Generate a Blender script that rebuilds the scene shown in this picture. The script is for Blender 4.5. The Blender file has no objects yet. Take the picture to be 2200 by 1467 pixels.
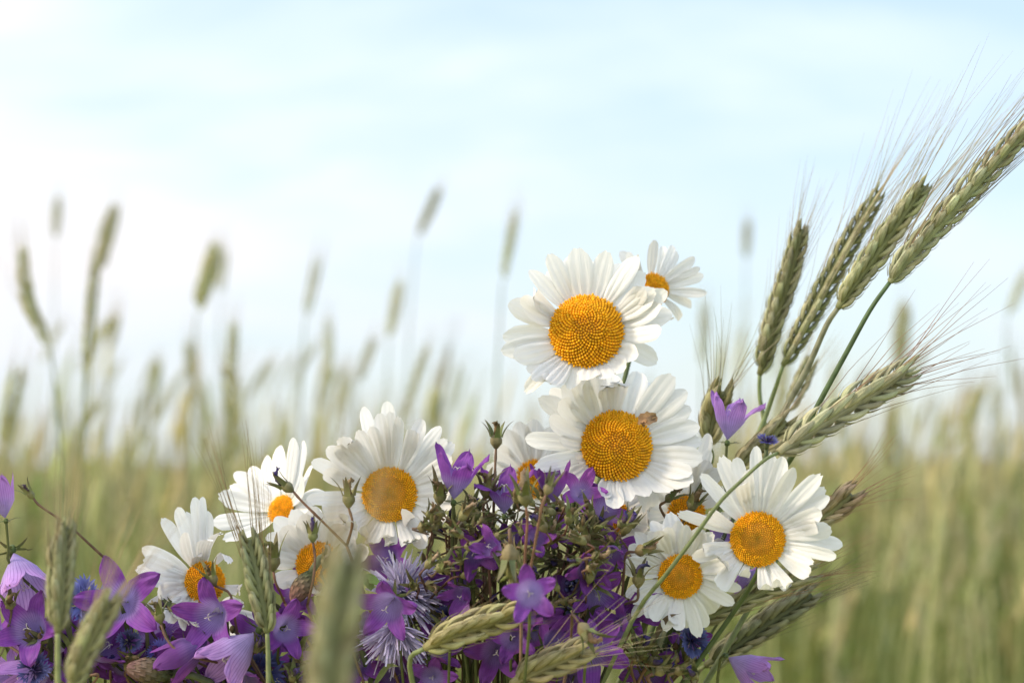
import bpy, math, random
import numpy as np
from mathutils import Vector, Matrix

# ------------------------------------------------------------------ camera, sky, sun, exposure
scene = bpy.context.scene
COL = scene.collection
R = math.radians
FOCUS = 0.775
LENS, SENSOR, IMW, IMH = 85.0, 36.0, 2200.0, 1467.0
FPX = IMW * LENS / SENSOR
CAM = Vector((0.0, 0.0, 1.20))
PITCH = R(2.94)
cd = bpy.data.cameras.new('camera')
cd.lens = LENS; cd.sensor_width = SENSOR; cd.clip_start = 0.02; cd.clip_end = 3000
cd.dof.use_dof = True; cd.dof.focus_distance = FOCUS; cd.dof.aperture_fstop = 13.5
cam = bpy.data.objects.new('camera', cd); COL.objects.link(cam)
cam.location = CAM; cam.rotation_euler = (R(90) + PITCH, 0, 0)
scene.camera = cam
RIGHT = Vector((1, 0, 0)); FWD = Vector((0, math.cos(PITCH), math.sin(PITCH))); UP = Vector((0, -math.sin(PITCH), math.cos(PITCH)))

SUN_EL, SUN_AZ = R(34), R(-104)          # azimuth from +Y, clockwise seen from above; the sun stands to the left, a little behind the camera
world = bpy.data.worlds.new('World'); scene.world = world; world.use_nodes = True
wt = world.node_tree; wt.nodes.clear()
def wn(t, **k):
    n = wt.nodes.new(t)
    for a, b in k.items(): setattr(n, a, b)
    return n
sky = wn('ShaderNodeTexSky', sky_type='NISHITA', sun_disc=False, sun_elevation=SUN_EL, sun_rotation=SUN_AZ, air_density=1.0, dust_density=0.5, ozone_density=3.0)
wbg = wn('ShaderNodeBackground'); wbg.inputs['Strength'].default_value = 0.13
wout = wn('ShaderNodeOutputWorld')
tc = wn('ShaderNodeTexCoord'); mp = wn('ShaderNodeMapping'); mp.inputs['Scale'].default_value = (2.2, 2.2, 9.0); mp.inputs['Rotation'].default_value = (0, R(12), 0); mp.inputs['Location'].default_value = (0.35, 0.2, 0.1)
wt.links.new(tc.outputs['Generated'], mp.inputs['Vector'])
nz = wn('ShaderNodeTexNoise'); nz.inputs['Scale'].default_value = 1.5; nz.inputs['Detail'].default_value = 5; nz.inputs['Roughness'].default_value = 0.5; nz.inputs['Distortion'].default_value = 0.4
wt.links.new(mp.outputs['Vector'], nz.inputs['Vector'])
rp = wn('ShaderNodeValToRGB'); rp.color_ramp.elements[0].position = 0.36; rp.color_ramp.elements[0].color = (0.38,)*3 + (1,); rp.color_ramp.elements[1].position = 0.66; rp.color_ramp.elements[1].color = (1,)*3 + (1,)
sx_ = wn('ShaderNodeSeparateXYZ'); wt.links.new(tc.outputs['Generated'], sx_.inputs['Vector'])
ma = wn('ShaderNodeMath', operation='MULTIPLY_ADD'); ma.inputs[1].default_value = -0.55; wt.links.new(sx_.outputs['X'], ma.inputs[0]); wt.links.new(nz.outputs['Fac'], ma.inputs[2])   # the veil of cloud thickens towards the sun
wt.links.new(ma.outputs['Value'], rp.inputs['Fac'])
wmix = wn('ShaderNodeMixRGB'); wmix.inputs['Color2'].default_value = (5.15, 5.7, 6.2, 1)
wt.links.new(rp.outputs['Color'], wmix.inputs['Fac']); wt.links.new(sky.outputs['Color'], wmix.inputs['Color1'])
rp2 = wn('ShaderNodeValToRGB'); rp2.color_ramp.elements[0].position = 0.50; rp2.color_ramp.elements[0].color = (0, 0, 0, 1); rp2.color_ramp.elements[1].position = 0.78; rp2.color_ramp.elements[1].color = (1, 1, 1, 1)
wt.links.new(ma.outputs['Value'], rp2.inputs['Fac'])
wmx2 = wn('ShaderNodeMixRGB'); wmx2.inputs['Color2'].default_value = (5.75, 5.65, 5.75, 1); wt.links.new(rp2.outputs['Color'], wmx2.inputs['Fac']); wt.links.new(wmix.outputs['Color'], wmx2.inputs['Color1'])
# sky gain added overhead and behind the camera, out of view, as fill light
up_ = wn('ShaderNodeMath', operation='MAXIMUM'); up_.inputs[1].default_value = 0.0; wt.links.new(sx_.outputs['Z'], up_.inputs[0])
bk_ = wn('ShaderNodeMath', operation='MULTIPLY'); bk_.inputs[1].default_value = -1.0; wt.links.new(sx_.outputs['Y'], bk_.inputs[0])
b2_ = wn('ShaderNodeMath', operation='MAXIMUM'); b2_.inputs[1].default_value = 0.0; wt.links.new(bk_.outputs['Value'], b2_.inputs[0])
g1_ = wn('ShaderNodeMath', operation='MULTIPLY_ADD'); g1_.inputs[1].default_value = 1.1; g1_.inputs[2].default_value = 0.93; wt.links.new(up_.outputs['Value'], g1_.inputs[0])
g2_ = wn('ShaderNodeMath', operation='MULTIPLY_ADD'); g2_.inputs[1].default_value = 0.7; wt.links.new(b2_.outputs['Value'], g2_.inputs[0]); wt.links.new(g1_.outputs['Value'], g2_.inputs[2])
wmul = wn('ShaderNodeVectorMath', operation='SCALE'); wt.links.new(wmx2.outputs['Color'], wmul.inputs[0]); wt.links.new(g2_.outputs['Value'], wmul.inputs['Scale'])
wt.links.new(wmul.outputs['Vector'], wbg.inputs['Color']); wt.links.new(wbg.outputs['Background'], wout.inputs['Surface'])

sl = bpy.data.lights.new('sun', 'SUN'); sl.energy = 3.0; sl.angle = R(14); sl.color = (1.0, 0.86, 0.66)
sun = bpy.data.objects.new('sun', sl); COL.objects.link(sun)
to_sun = Vector((math.sin(SUN_AZ) * math.cos(SUN_EL), math.cos(SUN_AZ) * math.cos(SUN_EL), math.sin(SUN_EL)))
sun.rotation_euler = to_sun.to_track_quat('Z', 'Y').to_euler(); sun.location = (-3, -1, 5)
vs = scene.view_settings
vs.view_transform = 'Standard'; vs.look = 'None'; vs.exposure = 0.45; vs.gamma = 1.0; vs.use_curve_mapping = False
scene.cycles.use_denoising = True
scene.cycles.max_bounces = 8; scene.cycles.transparent_max_bounces = 8

# ------------------------------------------------------------------ helpers
def P(px, py, d=FOCUS):
    return CAM + RIGHT * ((px - IMW / 2) / FPX * d) + UP * ((IMH / 2 - py) / FPX * d) + FWD * d
def V(x, y, z):
    return (RIGHT * x + UP * y - FWD * z).normalized()
MM = 0.001
def px(n, d=FOCUS): return n / FPX * d

class MB:
    def __init__(s): s.v = []; s.f = []; s.uv = []; s.c = []
    def vert(s, p, uv=(0, 0), c=(1, 1, 1)):
        s.v.append(tuple(p)); s.uv.append(uv); s.c.append(c); return len(s.v) - 1
    def quad(s, a, b, c, d): s.f.append((a, b, c, d))
def make_obj(name, mb, mat, origin=Vector((0, 0, 0)), smooth=True):
    me = bpy.data.meshes.new(name)
    o0 = origin
    me.from_pydata([(p[0] - o0.x, p[1] - o0.y, p[2] - o0.z) for p in mb.v], [], mb.f)
    ul = me.uv_layers.new(name='UVMap'); ca = me.color_attributes.new('col', 'FLOAT_COLOR', 'POINT')
    li = np.empty(len(me.loops), dtype=np.int32); me.loops.foreach_get('vertex_index', li)
    ul.data.foreach_set('uv', np.array(mb.uv, dtype=np.float32)[li].ravel())
    cc = np.ones((len(mb.v), 4), dtype=np.float32); cc[:, :3] = np.array(mb.c, dtype=np.float32)
    ca.data.foreach_set('color', cc.ravel())
    if smooth: me.polygons.foreach_set('use_smooth', np.ones(len(me.polygons), dtype=bool))
    me.materials.append(mat)
    o = bpy.data.objects.new(name, me); COL.objects.link(o)
    return o
class Thing:
    def __init__(s, name, label, cat, loc, group=None):
        e = bpy.data.objects.new(name, None); COL.objects.link(e); e.location = loc; e.empty_display_size = 0.01
        e['label'] = label; e['category'] = cat
        if group: e['group'] = group
        s.e = e; s.o = Vector(loc)
    def part(s, name, mb, mat, parent=None):
        o = make_obj(name, mb, mat, s.o); o.parent = parent or s.e
        return o
    def holder(s, name):
        e = bpy.data.objects.new(name, None); COL.objects.link(e); e.parent = s.e; e.empty_display_size = 0.005
        return e
def lerp(a, b, t): return a + (b - a) * t
def mixc(a, b, t): return tuple(a[i] + (b[i] - a[i]) * t for i in range(3))
def jit(c, rnd, a=0.12):
    k = 1 + rnd.uniform(-a, a); return tuple(max(0, x * k * (1 + rnd.uniform(-a * .4, a * .4))) for x in c)
def perp(t, hint=Vector((0.3, 0.9, 0.2))):
    b = t.cross(hint)
    if b.length < 1e-4: b = t.cross(Vector((1, 0, 0)))
    return b.normalized()
def spline(pts, n):
    """Catmull-Rom through pts, n samples."""
    pts = [Vector(p) for p in pts]
    if len(pts) > 2:                                   # split long runs so that a short bend is not thrown past its end
        for _ in range(6):
            ln = [(pts[i + 1] - pts[i]).length for i in range(len(pts) - 1)]; q = [pts[0]]
            for i in range(len(ln)):
                nb = min(ln[max(i - 1, 0)], ln[min(i + 1, len(ln) - 1)])
                if ln[i] > 2.6 * nb > 1e-6: q.append(pts[i].lerp(pts[i + 1], .5 if ln[i] < 5 * nb else (.22 if i and ln[i - 1] == nb else .78 if i < len(ln) - 1 and ln[i + 1] == nb else .5)))
                q.append(pts[i + 1])
            if len(q) == len(pts): break
            pts = q
    if len(pts) == 2: return [pts[0].lerp(pts[1], i / (n - 1)) for i in range(n)]
    e = [pts[0] * 2 - pts[1]] + pts + [pts[-1] * 2 - pts[-2]]
    out = []
    m = len(pts) - 1
    for i in range(n):
        u = i / (n - 1) * m; k = min(int(u), m - 1); t = u - k
        a, b, c, d = e[k], e[k + 1], e[k + 2], e[k + 3]
        out.append(0.5 * ((2 * b) + (c - a) * t + (2 * a - 5 * b + 4 * c - d) * t * t + (3 * b - a - 3 * c + d) * t ** 3))
    return out
def tube(mb, pts, rad, n=6, c=(1, 1, 1), c2=None, cap=True):
    m = len(pts); B = None; rings = []
    for i, p in enumerate(pts):
        t = (pts[min(i + 1, m - 1)] - pts[max(i - 1, 0)])
        if t.length < 1e-9: t = Vector((0, 0, 1))
        t.normalize()
        if B is None: B = perp(t)
        else:
            B = B - t * B.dot(t)
            B = B.normalized() if B.length > 1e-6 else perp(t)
        N = t.cross(B)
        r = rad(i / (m - 1)) if callable(rad) else rad
        cc = c if c2 is None else mixc(c, c2, i / (m - 1))
        ring = []
        for k in range(n):
            a = 2 * math.pi * k / n
            ring.append(mb.vert(p + (B * math.cos(a) + N * math.sin(a)) * r, (k / n, i / (m - 1)), cc))
        rings.append(ring)
        if i:
            o = rings[i - 1]
            for k in range(n): mb.quad(o[k], o[(k + 1) % n], ring[(k + 1) % n], ring[k])
    if cap:
        mb.f.append(tuple(reversed(rings[0]))); mb.f.append(tuple(rings[-1]))
def grid(mb, rows, cols, fn):
    idx = [[None] * (cols + 1) for _ in range(rows + 1)]
    for i in range(rows + 1):
        for j in range(cols + 1):
            p, uv, c = fn(i / rows, j / cols); idx[i][j] = mb.vert(p, uv, c)
    for i in range(rows):
        for j in range(cols): mb.quad(idx[i][j], idx[i][j + 1], idx[i + 1][j + 1], idx[i + 1][j])
def blob(mb, ctr, ax, bx, cx, n=8, m=5, c=(1, 1, 1), c2=None, fn=None):
    """closed ellipsoid with half axes ax (poles), bx, cx."""
    rows = []
    for i in range(m + 1):
        th = math.pi * i / m
        cc = c if c2 is None else mixc(c, c2, i / m)
        if i in (0, m):
            rows.append([mb.vert(ctr - ax * math.cos(th), (0.5, i / m), cc)]); continue
        row = []
        for k in range(n):
            a = 2 * math.pi * k / n; s = math.sin(th) * (fn(i / m, a) if fn else 1)
            row.append(mb.vert(ctr - ax * math.cos(th) + (bx * math.cos(a) + cx * math.sin(a)) * s, (k / n, i / m), cc))
        rows.append(row)
    for i in range(m):
        a, b = rows[i], rows[i + 1]
        for k in range(n):
            k2 = (k + 1) % n
            if len(a) == 1: mb.f.append((a[0], b[k2], b[k]))
            elif len(b) == 1: mb.f.append((a[k], a[k2], b[0]))
            else: mb.quad(a[k], a[k2], b[k2], b[k])
def blade(mb, pts, w, N, c, c2=None, cols=2, fold=0.25, tip=0.03):
    """pointed leaf blade along pts, half width w(t)."""
    m = len(pts)
    def fn(t, s):
        i = min(int(t * (m - 1) + 1e-6), m - 1)
        p = pts[i]; T = (pts[min(i + 1, m - 1)] - pts[max(i - 1, 0)]).normalized()
        B = T.cross(N); B = B.normalized() if B.length > 1e-6 else perp(T)
        NN = B.cross(T)
        s2 = s * 2 - 1; ww = max(w(t), 0)
        return p + B * s2 * ww + NN * (abs(s2) * ww * fold), (s, t), c if c2 is None else mixc(c, c2, t)
    grid(mb, m - 1, cols, fn)

# ------------------------------------------------------------------ materials
def mat(name, rough=0.55, transl=0.0, spec=0.3, noise=None, bump=None, veins=None, sheen=0.0, rand=0.0):
    """base colour from the mesh's own colour layer; noise = (scale, amount); bump = (uv scale x, y, strength); veins = (colour, strength)."""
    m = bpy.data.materials.new(name); m.use_nodes = True
    nt = m.node_tree; nt.nodes.clear(); L = nt.links
    out = nt.nodes.new('ShaderNodeOutputMaterial')
    at = nt.nodes.new('ShaderNodeAttribute'); at.attribute_name = 'col'
    colr = at.outputs['Color']
    if noise:
        t = nt.nodes.new('ShaderNodeTexCoord'); n = nt.nodes.new('ShaderNodeTexNoise'); n.inputs['Scale'].default_value = noise[0]; n.inputs['Detail'].default_value = 4
        L.new(t.outputs['Object'], n.inputs['Vector'])
        mr = nt.nodes.new('ShaderNodeMapRange'); mr.inputs['From Min'].default_value = .3; mr.inputs['From Max'].default_value = .7; mr.inputs['To Min'].default_value = 1 - noise[1]; mr.inputs['To Max'].default_value = 1 + noise[1]
        L.new(n.outputs['Fac'], mr.inputs['Value'])
        mx = nt.nodes.new('ShaderNodeMixRGB'); mx.blend_type = 'MULTIPLY'; mx.inputs['Fac'].default_value = 1
        L.new(colr, mx.inputs['Color1']); L.new(mr.outputs['Result'], mx.inputs['Color2']); colr = mx.outputs['Color']
    uv = None
    if veins or bump:
        uv = nt.nodes.new('ShaderNodeUVMap'); uv.uv_map = 'UVMap'
    if veins:
        mpn = nt.nodes.new('ShaderNodeMapping'); mpn.inputs['Scale'].default_value = (veins[2], 0.9, 1); L.new(uv.outputs['UV'], mpn.inputs['Vector'])
        w = nt.nodes.new('ShaderNodeTexWave'); w.wave_type = 'BANDS'; w.bands_direction = 'X'; w.inputs['Scale'].default_value = 1.0; w.inputs['Distortion'].default_value = 1.2; w.inputs['Detail'].default_value = 2; w.inputs['Detail Scale'].default_value = 1.5
        L.new(mpn.outputs['Vector'], w.inputs['Vector'])
        r = nt.nodes.new('ShaderNodeValToRGB'); r.color_ramp.elements[0].position = 0.0; r.color_ramp.elements[0].color = (veins[1],) * 3 + (1,); r.color_ramp.elements[1].position = 0.22; r.color_ramp.elements[1].color = (0, 0, 0, 1)
        L.new(w.outputs['Fac'], r.inputs['Fac'])
        mx = nt.nodes.new('ShaderNodeMixRGB'); mx.inputs['Color2'].default_value = tuple(veins[0]) + (1,)
        L.new(r.outputs['Color'], mx.inputs['Fac']); L.new(colr, mx.inputs['Color1']); colr = mx.outputs['Color']
    if rand:
        oi = nt.nodes.new('ShaderNodeObjectInfo')
        mr = nt.nodes.new('ShaderNodeMapRange'); mr.inputs['To Min'].default_value = 1 - rand; mr.inputs['To Max'].default_value = 1 + rand
        L.new(oi.outputs['Random'], mr.inputs['Value'])
        mx = nt.nodes.new('ShaderNodeMixRGB'); mx.blend_type = 'MULTIPLY'; mx.inputs['Fac'].default_value = 1
        L.new(colr, mx.inputs['Color1']); L.new(mr.outputs['Result'], mx.inputs['Color2']); colr = mx.outputs['Color']
    p = nt.nodes.new('ShaderNodeBsdfPrincipled'); p.inputs['Roughness'].default_value = rough; p.inputs['Specular IOR Level'].default_value = spec
    if sheen: p.inputs['Sheen Weight'].default_value = sheen
    L.new(colr, p.inputs['Base Color'])
    if bump:
        mpn = nt.nodes.new('ShaderNodeMapping'); mpn.inputs['Scale'].default_value = (bump[0], bump[1], 1); L.new(uv.outputs['UV'], mpn.inputs['Vector'])
        n = nt.nodes.new('ShaderNodeTexNoise'); n.inputs['Scale'].default_value = 1; n.inputs['Detail'].default_value = 3
        L.new(mpn.outputs['Vector'], n.inputs['Vector'])
        b = nt.nodes.new('ShaderNodeBump'); b.inputs['Strength'].default_value = bump[2]; b.inputs['Distance'].default_value = 0.0006
        L.new(n.outputs['Fac'], b.inputs['Height']); L.new(b.outputs['Normal'], p.inputs['Normal'])
    sh = p.outputs['BSDF']
    if transl:
        tr = nt.nodes.new('ShaderNodeBsdfTranslucent'); L.new(colr, tr.inputs['Color'])
        ms = nt.nodes.new('ShaderNodeMixShader'); ms.inputs['Fac'].default_value = transl
        L.new(sh, ms.inputs[1]); L.new(tr.outputs['BSDF'], ms.inputs[2]); sh = ms.outputs['Shader']
    L.new(sh, out.inputs['Surface'])
    return m
M_PETAL = mat('white_petal', .5, .30, .35, noise=(90, .04), bump=(26, 2.5, .55))
M_DISC = mat('yellow_florets', .55, 0, .3, noise=(600, .18))
M_BELL = mat('violet_corolla', .5, .35, .25, noise=(150, .18), bump=(30, 3, .5), veins=((.12, .035, .25), .5, 2.4))
M_GREEN = mat('green_stem', .55, .12, .3, noise=(260, .28), bump=(6, 30, .5))
M_DRY = mat('dry_plant', .8, .15, .1, noise=(420, .35), bump=(12, 12, .8))
M_GRAIN = mat('rye_husk', .5, .18, .35, noise=(260, .2), bump=(26, 1.5, .9), veins=((.20, .21, .08), .5, 3.5), rand=.16)
M_AWN = mat('rye_awn', .45, .25, .4, noise=(60, .2))
M_THREAD = mat('lilac_floret', .5, .3, .3, noise=(200, .15))
M_FIELD = mat('rye_field_plants', .6, .42, .2, noise=(3, .2))

# ------------------------------------------------------------------ bouquet base
BIND = P(1020, 2250, .80)
def to_ground(rnd, start, via=()):
    """stem path from a flower head down through the tied waist of the bouquet to the ground."""
    b = BIND + Vector((rnd.uniform(-.014, .014), rnd.uniform(-.012, .012), rnd.uniform(-.01, .01)))
    g = Vector((b.x + (b.x - start.x) * .35 + rnd.uniform(-.02, .02), b.y + rnd.uniform(-.04, .04), 0.0))
    return [start, *via, b, g]

# ------------------------------------------------------------------ daisies
WHITE = (.80, .80, .79); CREAM = (.80, .775, .70); ROOT = (.72, .70, .45)
def petal_mesh(mb, b0, ct, tip, N, w, rnd, curl=0.0):
    L = (tip - b0).length
    g = .055 * w * rnd.uniform(.8, 1.5); cup = rnd.uniform(-.10, .28); ph = rnd.uniform(-.15, .15)
    wob = rnd.uniform(-.06, .06); tooth = rnd.uniform(.0, .012) if rnd.random() < .6 else rnd.uniform(.02, .05); base = rnd.uniform(.30, .42)
    twist = rnd.uniform(-.35, .35); warm = rnd.uniform(0, .5); skew = rnd.uniform(-.05, .05)
    peak = rnd.uniform(.45, .6); taper = rnd.uniform(.16, .42)
    tipc = min(1.0, .5 * w / max(L, 1e-6) * 2 * .62)
    def fn(t, s):
        s = s * 2 - 1
        tm = 1 - (1 - math.sqrt(max(0, 1 - .985 * s * s))) * tipc - tooth * (.5 + .5 * math.cos(math.pi * 3 * s + ph * 6)) + skew * s
        tt = t * tm
        p = b0 * (1 - tt) ** 2 + ct * (2 * tt * (1 - tt)) + tip * tt * tt
        T = ((ct - b0) * (2 * (1 - tt)) + (tip - ct) * (2 * tt)).normalized()
        B = T.cross(N); B = B.normalized() if B.length > 1e-5 else perp(T)
        NN = B.cross(T).normalized()
        a = twist * tt; B2 = B * math.cos(a) + NN * math.sin(a); N2 = NN * math.cos(a) - B * math.sin(a)
        u = min(tt / peak, 1); hw = .5 * w * (base + (1 - base) * math.sin(u * math.pi / 2))
        if tt > .58: hw *= 1 - taper * ((tt - .58) / .42) ** 2
        fade = min(1, tt * 4) * (1 - .82 * tt)
        z = cup * w * s * s * .6 + g * math.cos(math.pi * 3 * s + ph) * fade + wob * L * math.sin(tt * 5 + ph * 9) * .12
        z -= curl * L * max(0, tt - .62) ** 2 * 3
        p = p + B2 * (s * hw) + N2 * z
        c = mixc(mixc(WHITE, CREAM, warm * .5), ROOT, max(0, 1 - tt / .13) ** 1.2 * .75)
        return p, (s * .5 + .5, tt), c
    grid(mb, 14, 10, fn)
def daisy(label, ctr, d, n, rd, Rp, tips, dome=.5, young=0.0, cup=.12, seed=0, stem_via=(), wpx=1.0, group=None, orange=0.0, lo=16):
    rnd = random.Random(seed + 101)
    C = P(ctr[0], ctr[1], d); n = V(*n); rdm = px(rd, d)
    th = Thing('daisy', label, 'daisy', C, group)
    bx = perp(n, UP * .9 + RIGHT * .1); by = n.cross(bx)
    # disc: a dome with the florets standing on it in spirals
    mb = MB(); H = dome * rdm
    def dome_pt(q, a, out=0):
        z = H * (1 - q ** 2.2) - young * rdm * .30 * max(0, 1 - q / .45) ** 1.5
        return C + (bx * math.cos(a) + by * math.sin(a)) * (q * rdm) + n * (z + out)
    rows, cols = 8, 28
    def fn(t, s):
        q = t * 1.02; return dome_pt(q, s * 2 * math.pi, -.0003), (s, t), (.52, .225, .006)
    grid(mb, rows, cols, fn)
    disc = th.part('flower_disc', mb, M_DISC)
    mb = MB(); NF = 600 if rd > 50 else 440 if rd > 42 else 260
    for i in range(NF):
        q = math.sqrt((i + .5) / NF) ** (1.0 if not young else .93); a = i * 2.399963
        p = dome_pt(q, a); e = .01
        nn = (dome_pt(min(q + e, 1), a) - dome_pt(max(q - e, 0), a)).cross(dome_pt(q, a + .02) - dome_pt(q, a - .02))
        nn = nn.normalized() if nn.length > 1e-12 else n
        if nn.dot(n) < 0: nn = -nn
        bud = young > 0 and q < .62
        s = rdm * .95 / math.sqrt(NF) * (.86 if bud else 1.0 if q > .3 else .86) * rnd.uniform(.86, 1.1)
        h = s * (1.0 if bud else 1.9) * rnd.uniform(.85, 1.2)
        cc = (.80, .39, .005) if not orange else (.86, .39, .004)
        if bud: cc = mixc((.66, .30, .008), (.36, .25, .02), max(0, 1 - q / .38))
        elif q < .35 and not young: cc = (.78, .36, .005)
        cc = jit(cc, rnd, .16)
        if rnd.random() < .015: cc = (.55, .27, .02)
        u = perp(nn); w = nn.cross(u)
        tip = nn * h + (w * rnd.uniform(-.2, .2) + u * rnd.uniform(-.2, .2)) * s
        blob(mb, p + tip * .35, tip, u * s, w * s, 6, 4, mixc(cc, (.6, .28, .01), .4), cc)
    th.part('florets', mb, M_DISC, disc)
    # petals
    tips = list(tips); ang = sorted((math.atan2(ctr[1] - t[1], t[0] - ctr[0]), i) for i, t in enumerate(tips) if len(t) < 4)
    for (a1, i1), (a2, i2) in zip(ang, ang[1:]):            # under-layer petals in the wider gaps
        if .22 < a2 - a1 < .75 and rnd.random() < .62 * (rd > 40):
            r_ = (math.hypot(tips[i1][0] - ctr[0], tips[i1][1] - ctr[1]) + math.hypot(tips[i2][0] - ctr[0], tips[i2][1] - ctr[1])) / 2 * rnd.uniform(.84, .95); a_ = (a1 + a2) / 2 + rnd.uniform(-.04, .04)
            tips.append((ctr[0] + r_ * math.cos(a_), ctr[1] - r_ * math.sin(a_), (tips[i1][2] + tips[i2][2]) / 2 * .9, 0, 1))
    for k, t in enumerate(tips):
        tx, ty, w = t[:3]; opt = t[3] if len(t) > 3 else 0; under = len(t) > 4      # opt: 1 = the tip points at the viewer, -1 = away
        ray = (P(tx, ty, 1.0) - CAM).normalized()
        oc = CAM - C; b = ray.dot(oc); Rr = px(Rp, d) * rnd.uniform(.94, 1.04)
        near = (oc - ray * b).length; Rr = max(Rr, near * 1.004)
        if opt == 1: Rr = max(near * 1.05, px(Rp, d) * .74)
        if opt == 2: Rr = max(near * 1.02, px(Rp, d) * .55)
        q = math.sqrt(max(0, b * b - (oc.length_squared - Rr * Rr)))
        c1, c2 = CAM + ray * (-b - q), CAM + ray * (-b + q)
        if opt in (1, 2): tip = c1
        elif opt == -1: tip = c2
        else:
            tgt = cup * Rr; tip = min((c1, c2), key=lambda p: abs((p - C).dot(n) - tgt))
        # keep the petal from bending far out of its flower's plane
        v = tip - C; off = v.dot(n)
        rad = v - n * off
        rad = rad.normalized() if rad.length > 1e-6 else bx
        b0 = C + rad * rdm * .86 - n * rdm * .10
        L = (tip - b0).length
        ct = b0 + rad * L * .5 + n * (max(-.25, min(.45, off / Rr)) * L * .35 + L * rnd.uniform(.04, .14))
        mb = MB()
        sh = n * (-.0011 if under else 0); petal_mesh(mb, b0 + n * rnd.uniform(-.0009, .0006) + sh, ct + sh * 1.5, tip + sh * 2, n, px(w * wpx, d) * .5 * 2 * .91, rnd, curl=rnd.uniform(.0, .10))
        th.part('petal', mb, M_PETAL)
    # a green cup behind, and the stalk
    mb = MB()
    def fn(t, s):
        a = s * 2 * math.pi; r = rdm * (1.04 - .9 * t ** 2); return C + (bx * math.cos(a) + by * math.sin(a)) * r - n * rdm * (.16 + .55 * t), (s, t), jit((.09, .13, .035), rnd, .1)
    grid(mb, 5, 18, fn)
    th.part('bract_cup', mb, M_GREEN)
    mb = MB(); s0 = C - n * rdm * .6
    pts = spline(to_ground(rnd, s0, [s0 - n * .012 + Vector((0, 0, -.012))] + [P(*q) for q in stem_via]), 30)
    tube(mb, pts, lambda t: .00085, 7, (.08, .11, .035), (.06, .085, .03))
    th.part('stem', mb, M_GREEN)
    return th
def T(ox, oy, s, lst):
    return [(ox + a[0] / s, oy + a[1] / s, a[2] / s * (1.0), *(a[3:])) for a in lst]

daisy('large white daisy with a high golden dome, uppermost of the full-face flowers', (1260, 712), .766, (-.05, .22, .97), 78, 178, T(1050, 480, 3.492, [
    (310, 345, 110), (455, 222, 125), (590, 250, 130), (665, 178, 190), (890, 203, 150), (1000, 300, 130), (1110, 242, 140), (1175, 358, 150), (1255, 500, 150), (1322, 505, 130, 1), (1375, 672, 165),
    (1282, 800, 125), (1275, 1040, 140, -1), (1110, 1000, 150, 1), (1020, 1095, 140, 1), (890, 1148, 140, 1), (760, 1165, 150, 1), (600, 1240, 125, 1), (465, 1195, 120), (265, 1275, 105, -1), (345, 1165, 120), (200, 1000, 150), (93, 970, 150), (108, 855, 165), (150, 595, 170), (240, 580, 150), ]),
    dome=.62, cup=.15, seed=1, wpx=1.2)
daisy('half hidden daisy peeking out behind the topmost golden dome daisy', (1403, 622), .845, (.30, .05, .95), 34, 116, T(1050, 480, 3.492, [
    (1245, 122, 90), (1310, 162, 70), (1390, 158, 85), (1428, 215, 66), (1550, 258, 95), (1590, 335, 75), (1618, 390, 95), (1637, 525, 85), (1532, 620, 80), (1440, 722, 75), (1380, 708, 66), (1290, 700, 80), (1190, 650, 80),
    (1040, 225, 100), (985, 210, 110), (1120, 250, 90), (1000, 400, 90), (960, 500, 90), (1020, 600, 90)]), dome=.45, seed=2, lo=10)
daisy('large daisy with a shrivelled brown petal scrap beside its golden dome', (1325, 958), .783, (.08, .22, .97), 75, 186, T(1100, 780, 4.19, [
    (248, 298, 190), (335, 235, 160, -1), (455, 205, 170), (570, 95, 180), (720, 85, 230), (870, 78, 210), (1010, 200, 170), (1150, 72, 200), (1450, 98, 200), (1572, 245, 190), (1612, 400, 190), (1690, 560, 190), (1715, 695, 150), (1712, 855, 190), (1610, 1080, 190), (1440, 1150, 190, 1), (1220, 1200, 170, 1),
    (1050, 1240, 150, 1), (940, 1300, 160), (830, 1195, 140, 1), (378, 1150, 150, -1), (600, 880, 150, 2), (195, 935, 150), (118, 690, 160), (360, 495, 150), (430, 690, 130, 1), (1235, 1330, 190, -1), (1300, 300, 170)]),
    dome=.58, cup=.16, seed=3, wpx=1.15)
daisy('daisy with long fanned petals and a dark orange disc centre, above the spent seed heads', (837, 1062), .782, (0, .16, .98), 58, 186, T(660, 850, 4.444, [
    (55, 622, 160), (188, 497, 165), (318, 392, 165), (488, 347, 160), (528, 103, 160), (690, 170, 160), (770, 58, 165), (785, 165, 165), (880, 195, 120), (1110, 232, 170), (1268, 295, 160), (1400, 445, 190), (1425, 760, 210), (1400, 1000, 210), (1290, 1190, 190), (1120, 1425, 180), (905, 1095, 150, 2),
    (750, 1330, 150, 1), (600, 1400, 150), (440, 1200, 140), (160, 1110, 180), (-5, 985, 150), (175, 725, 175), (950, 1400, 150), (1380, 600, 190), (620, 300, 140), (1010, 330, 150)]),
    dome=.34, young=.5, cup=.14, seed=4)
daisy('upright fan of white petals with only a sliver of yellow disc showing', (604, 1094), .806, (-.50, .42, .75), 31, 150, [
    (655, 948, 34), (632, 940, 34), (600, 955, 48), (566, 980, 46), (535, 1003, 40), (503, 1013, 38), (467, 1064, 44), (490, 1045, 40), (456, 1122, 44), (480, 1160, 40), (700, 1058, 48, 1), (692, 1110, 50, 1), (655, 1140, 56, 1), (618, 1150, 50, 1), (645, 1010, 40), (668, 1000, 36), (585, 1180, 50)],
    dome=.3, cup=.35, seed=5, orange=1, lo=10)
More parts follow.
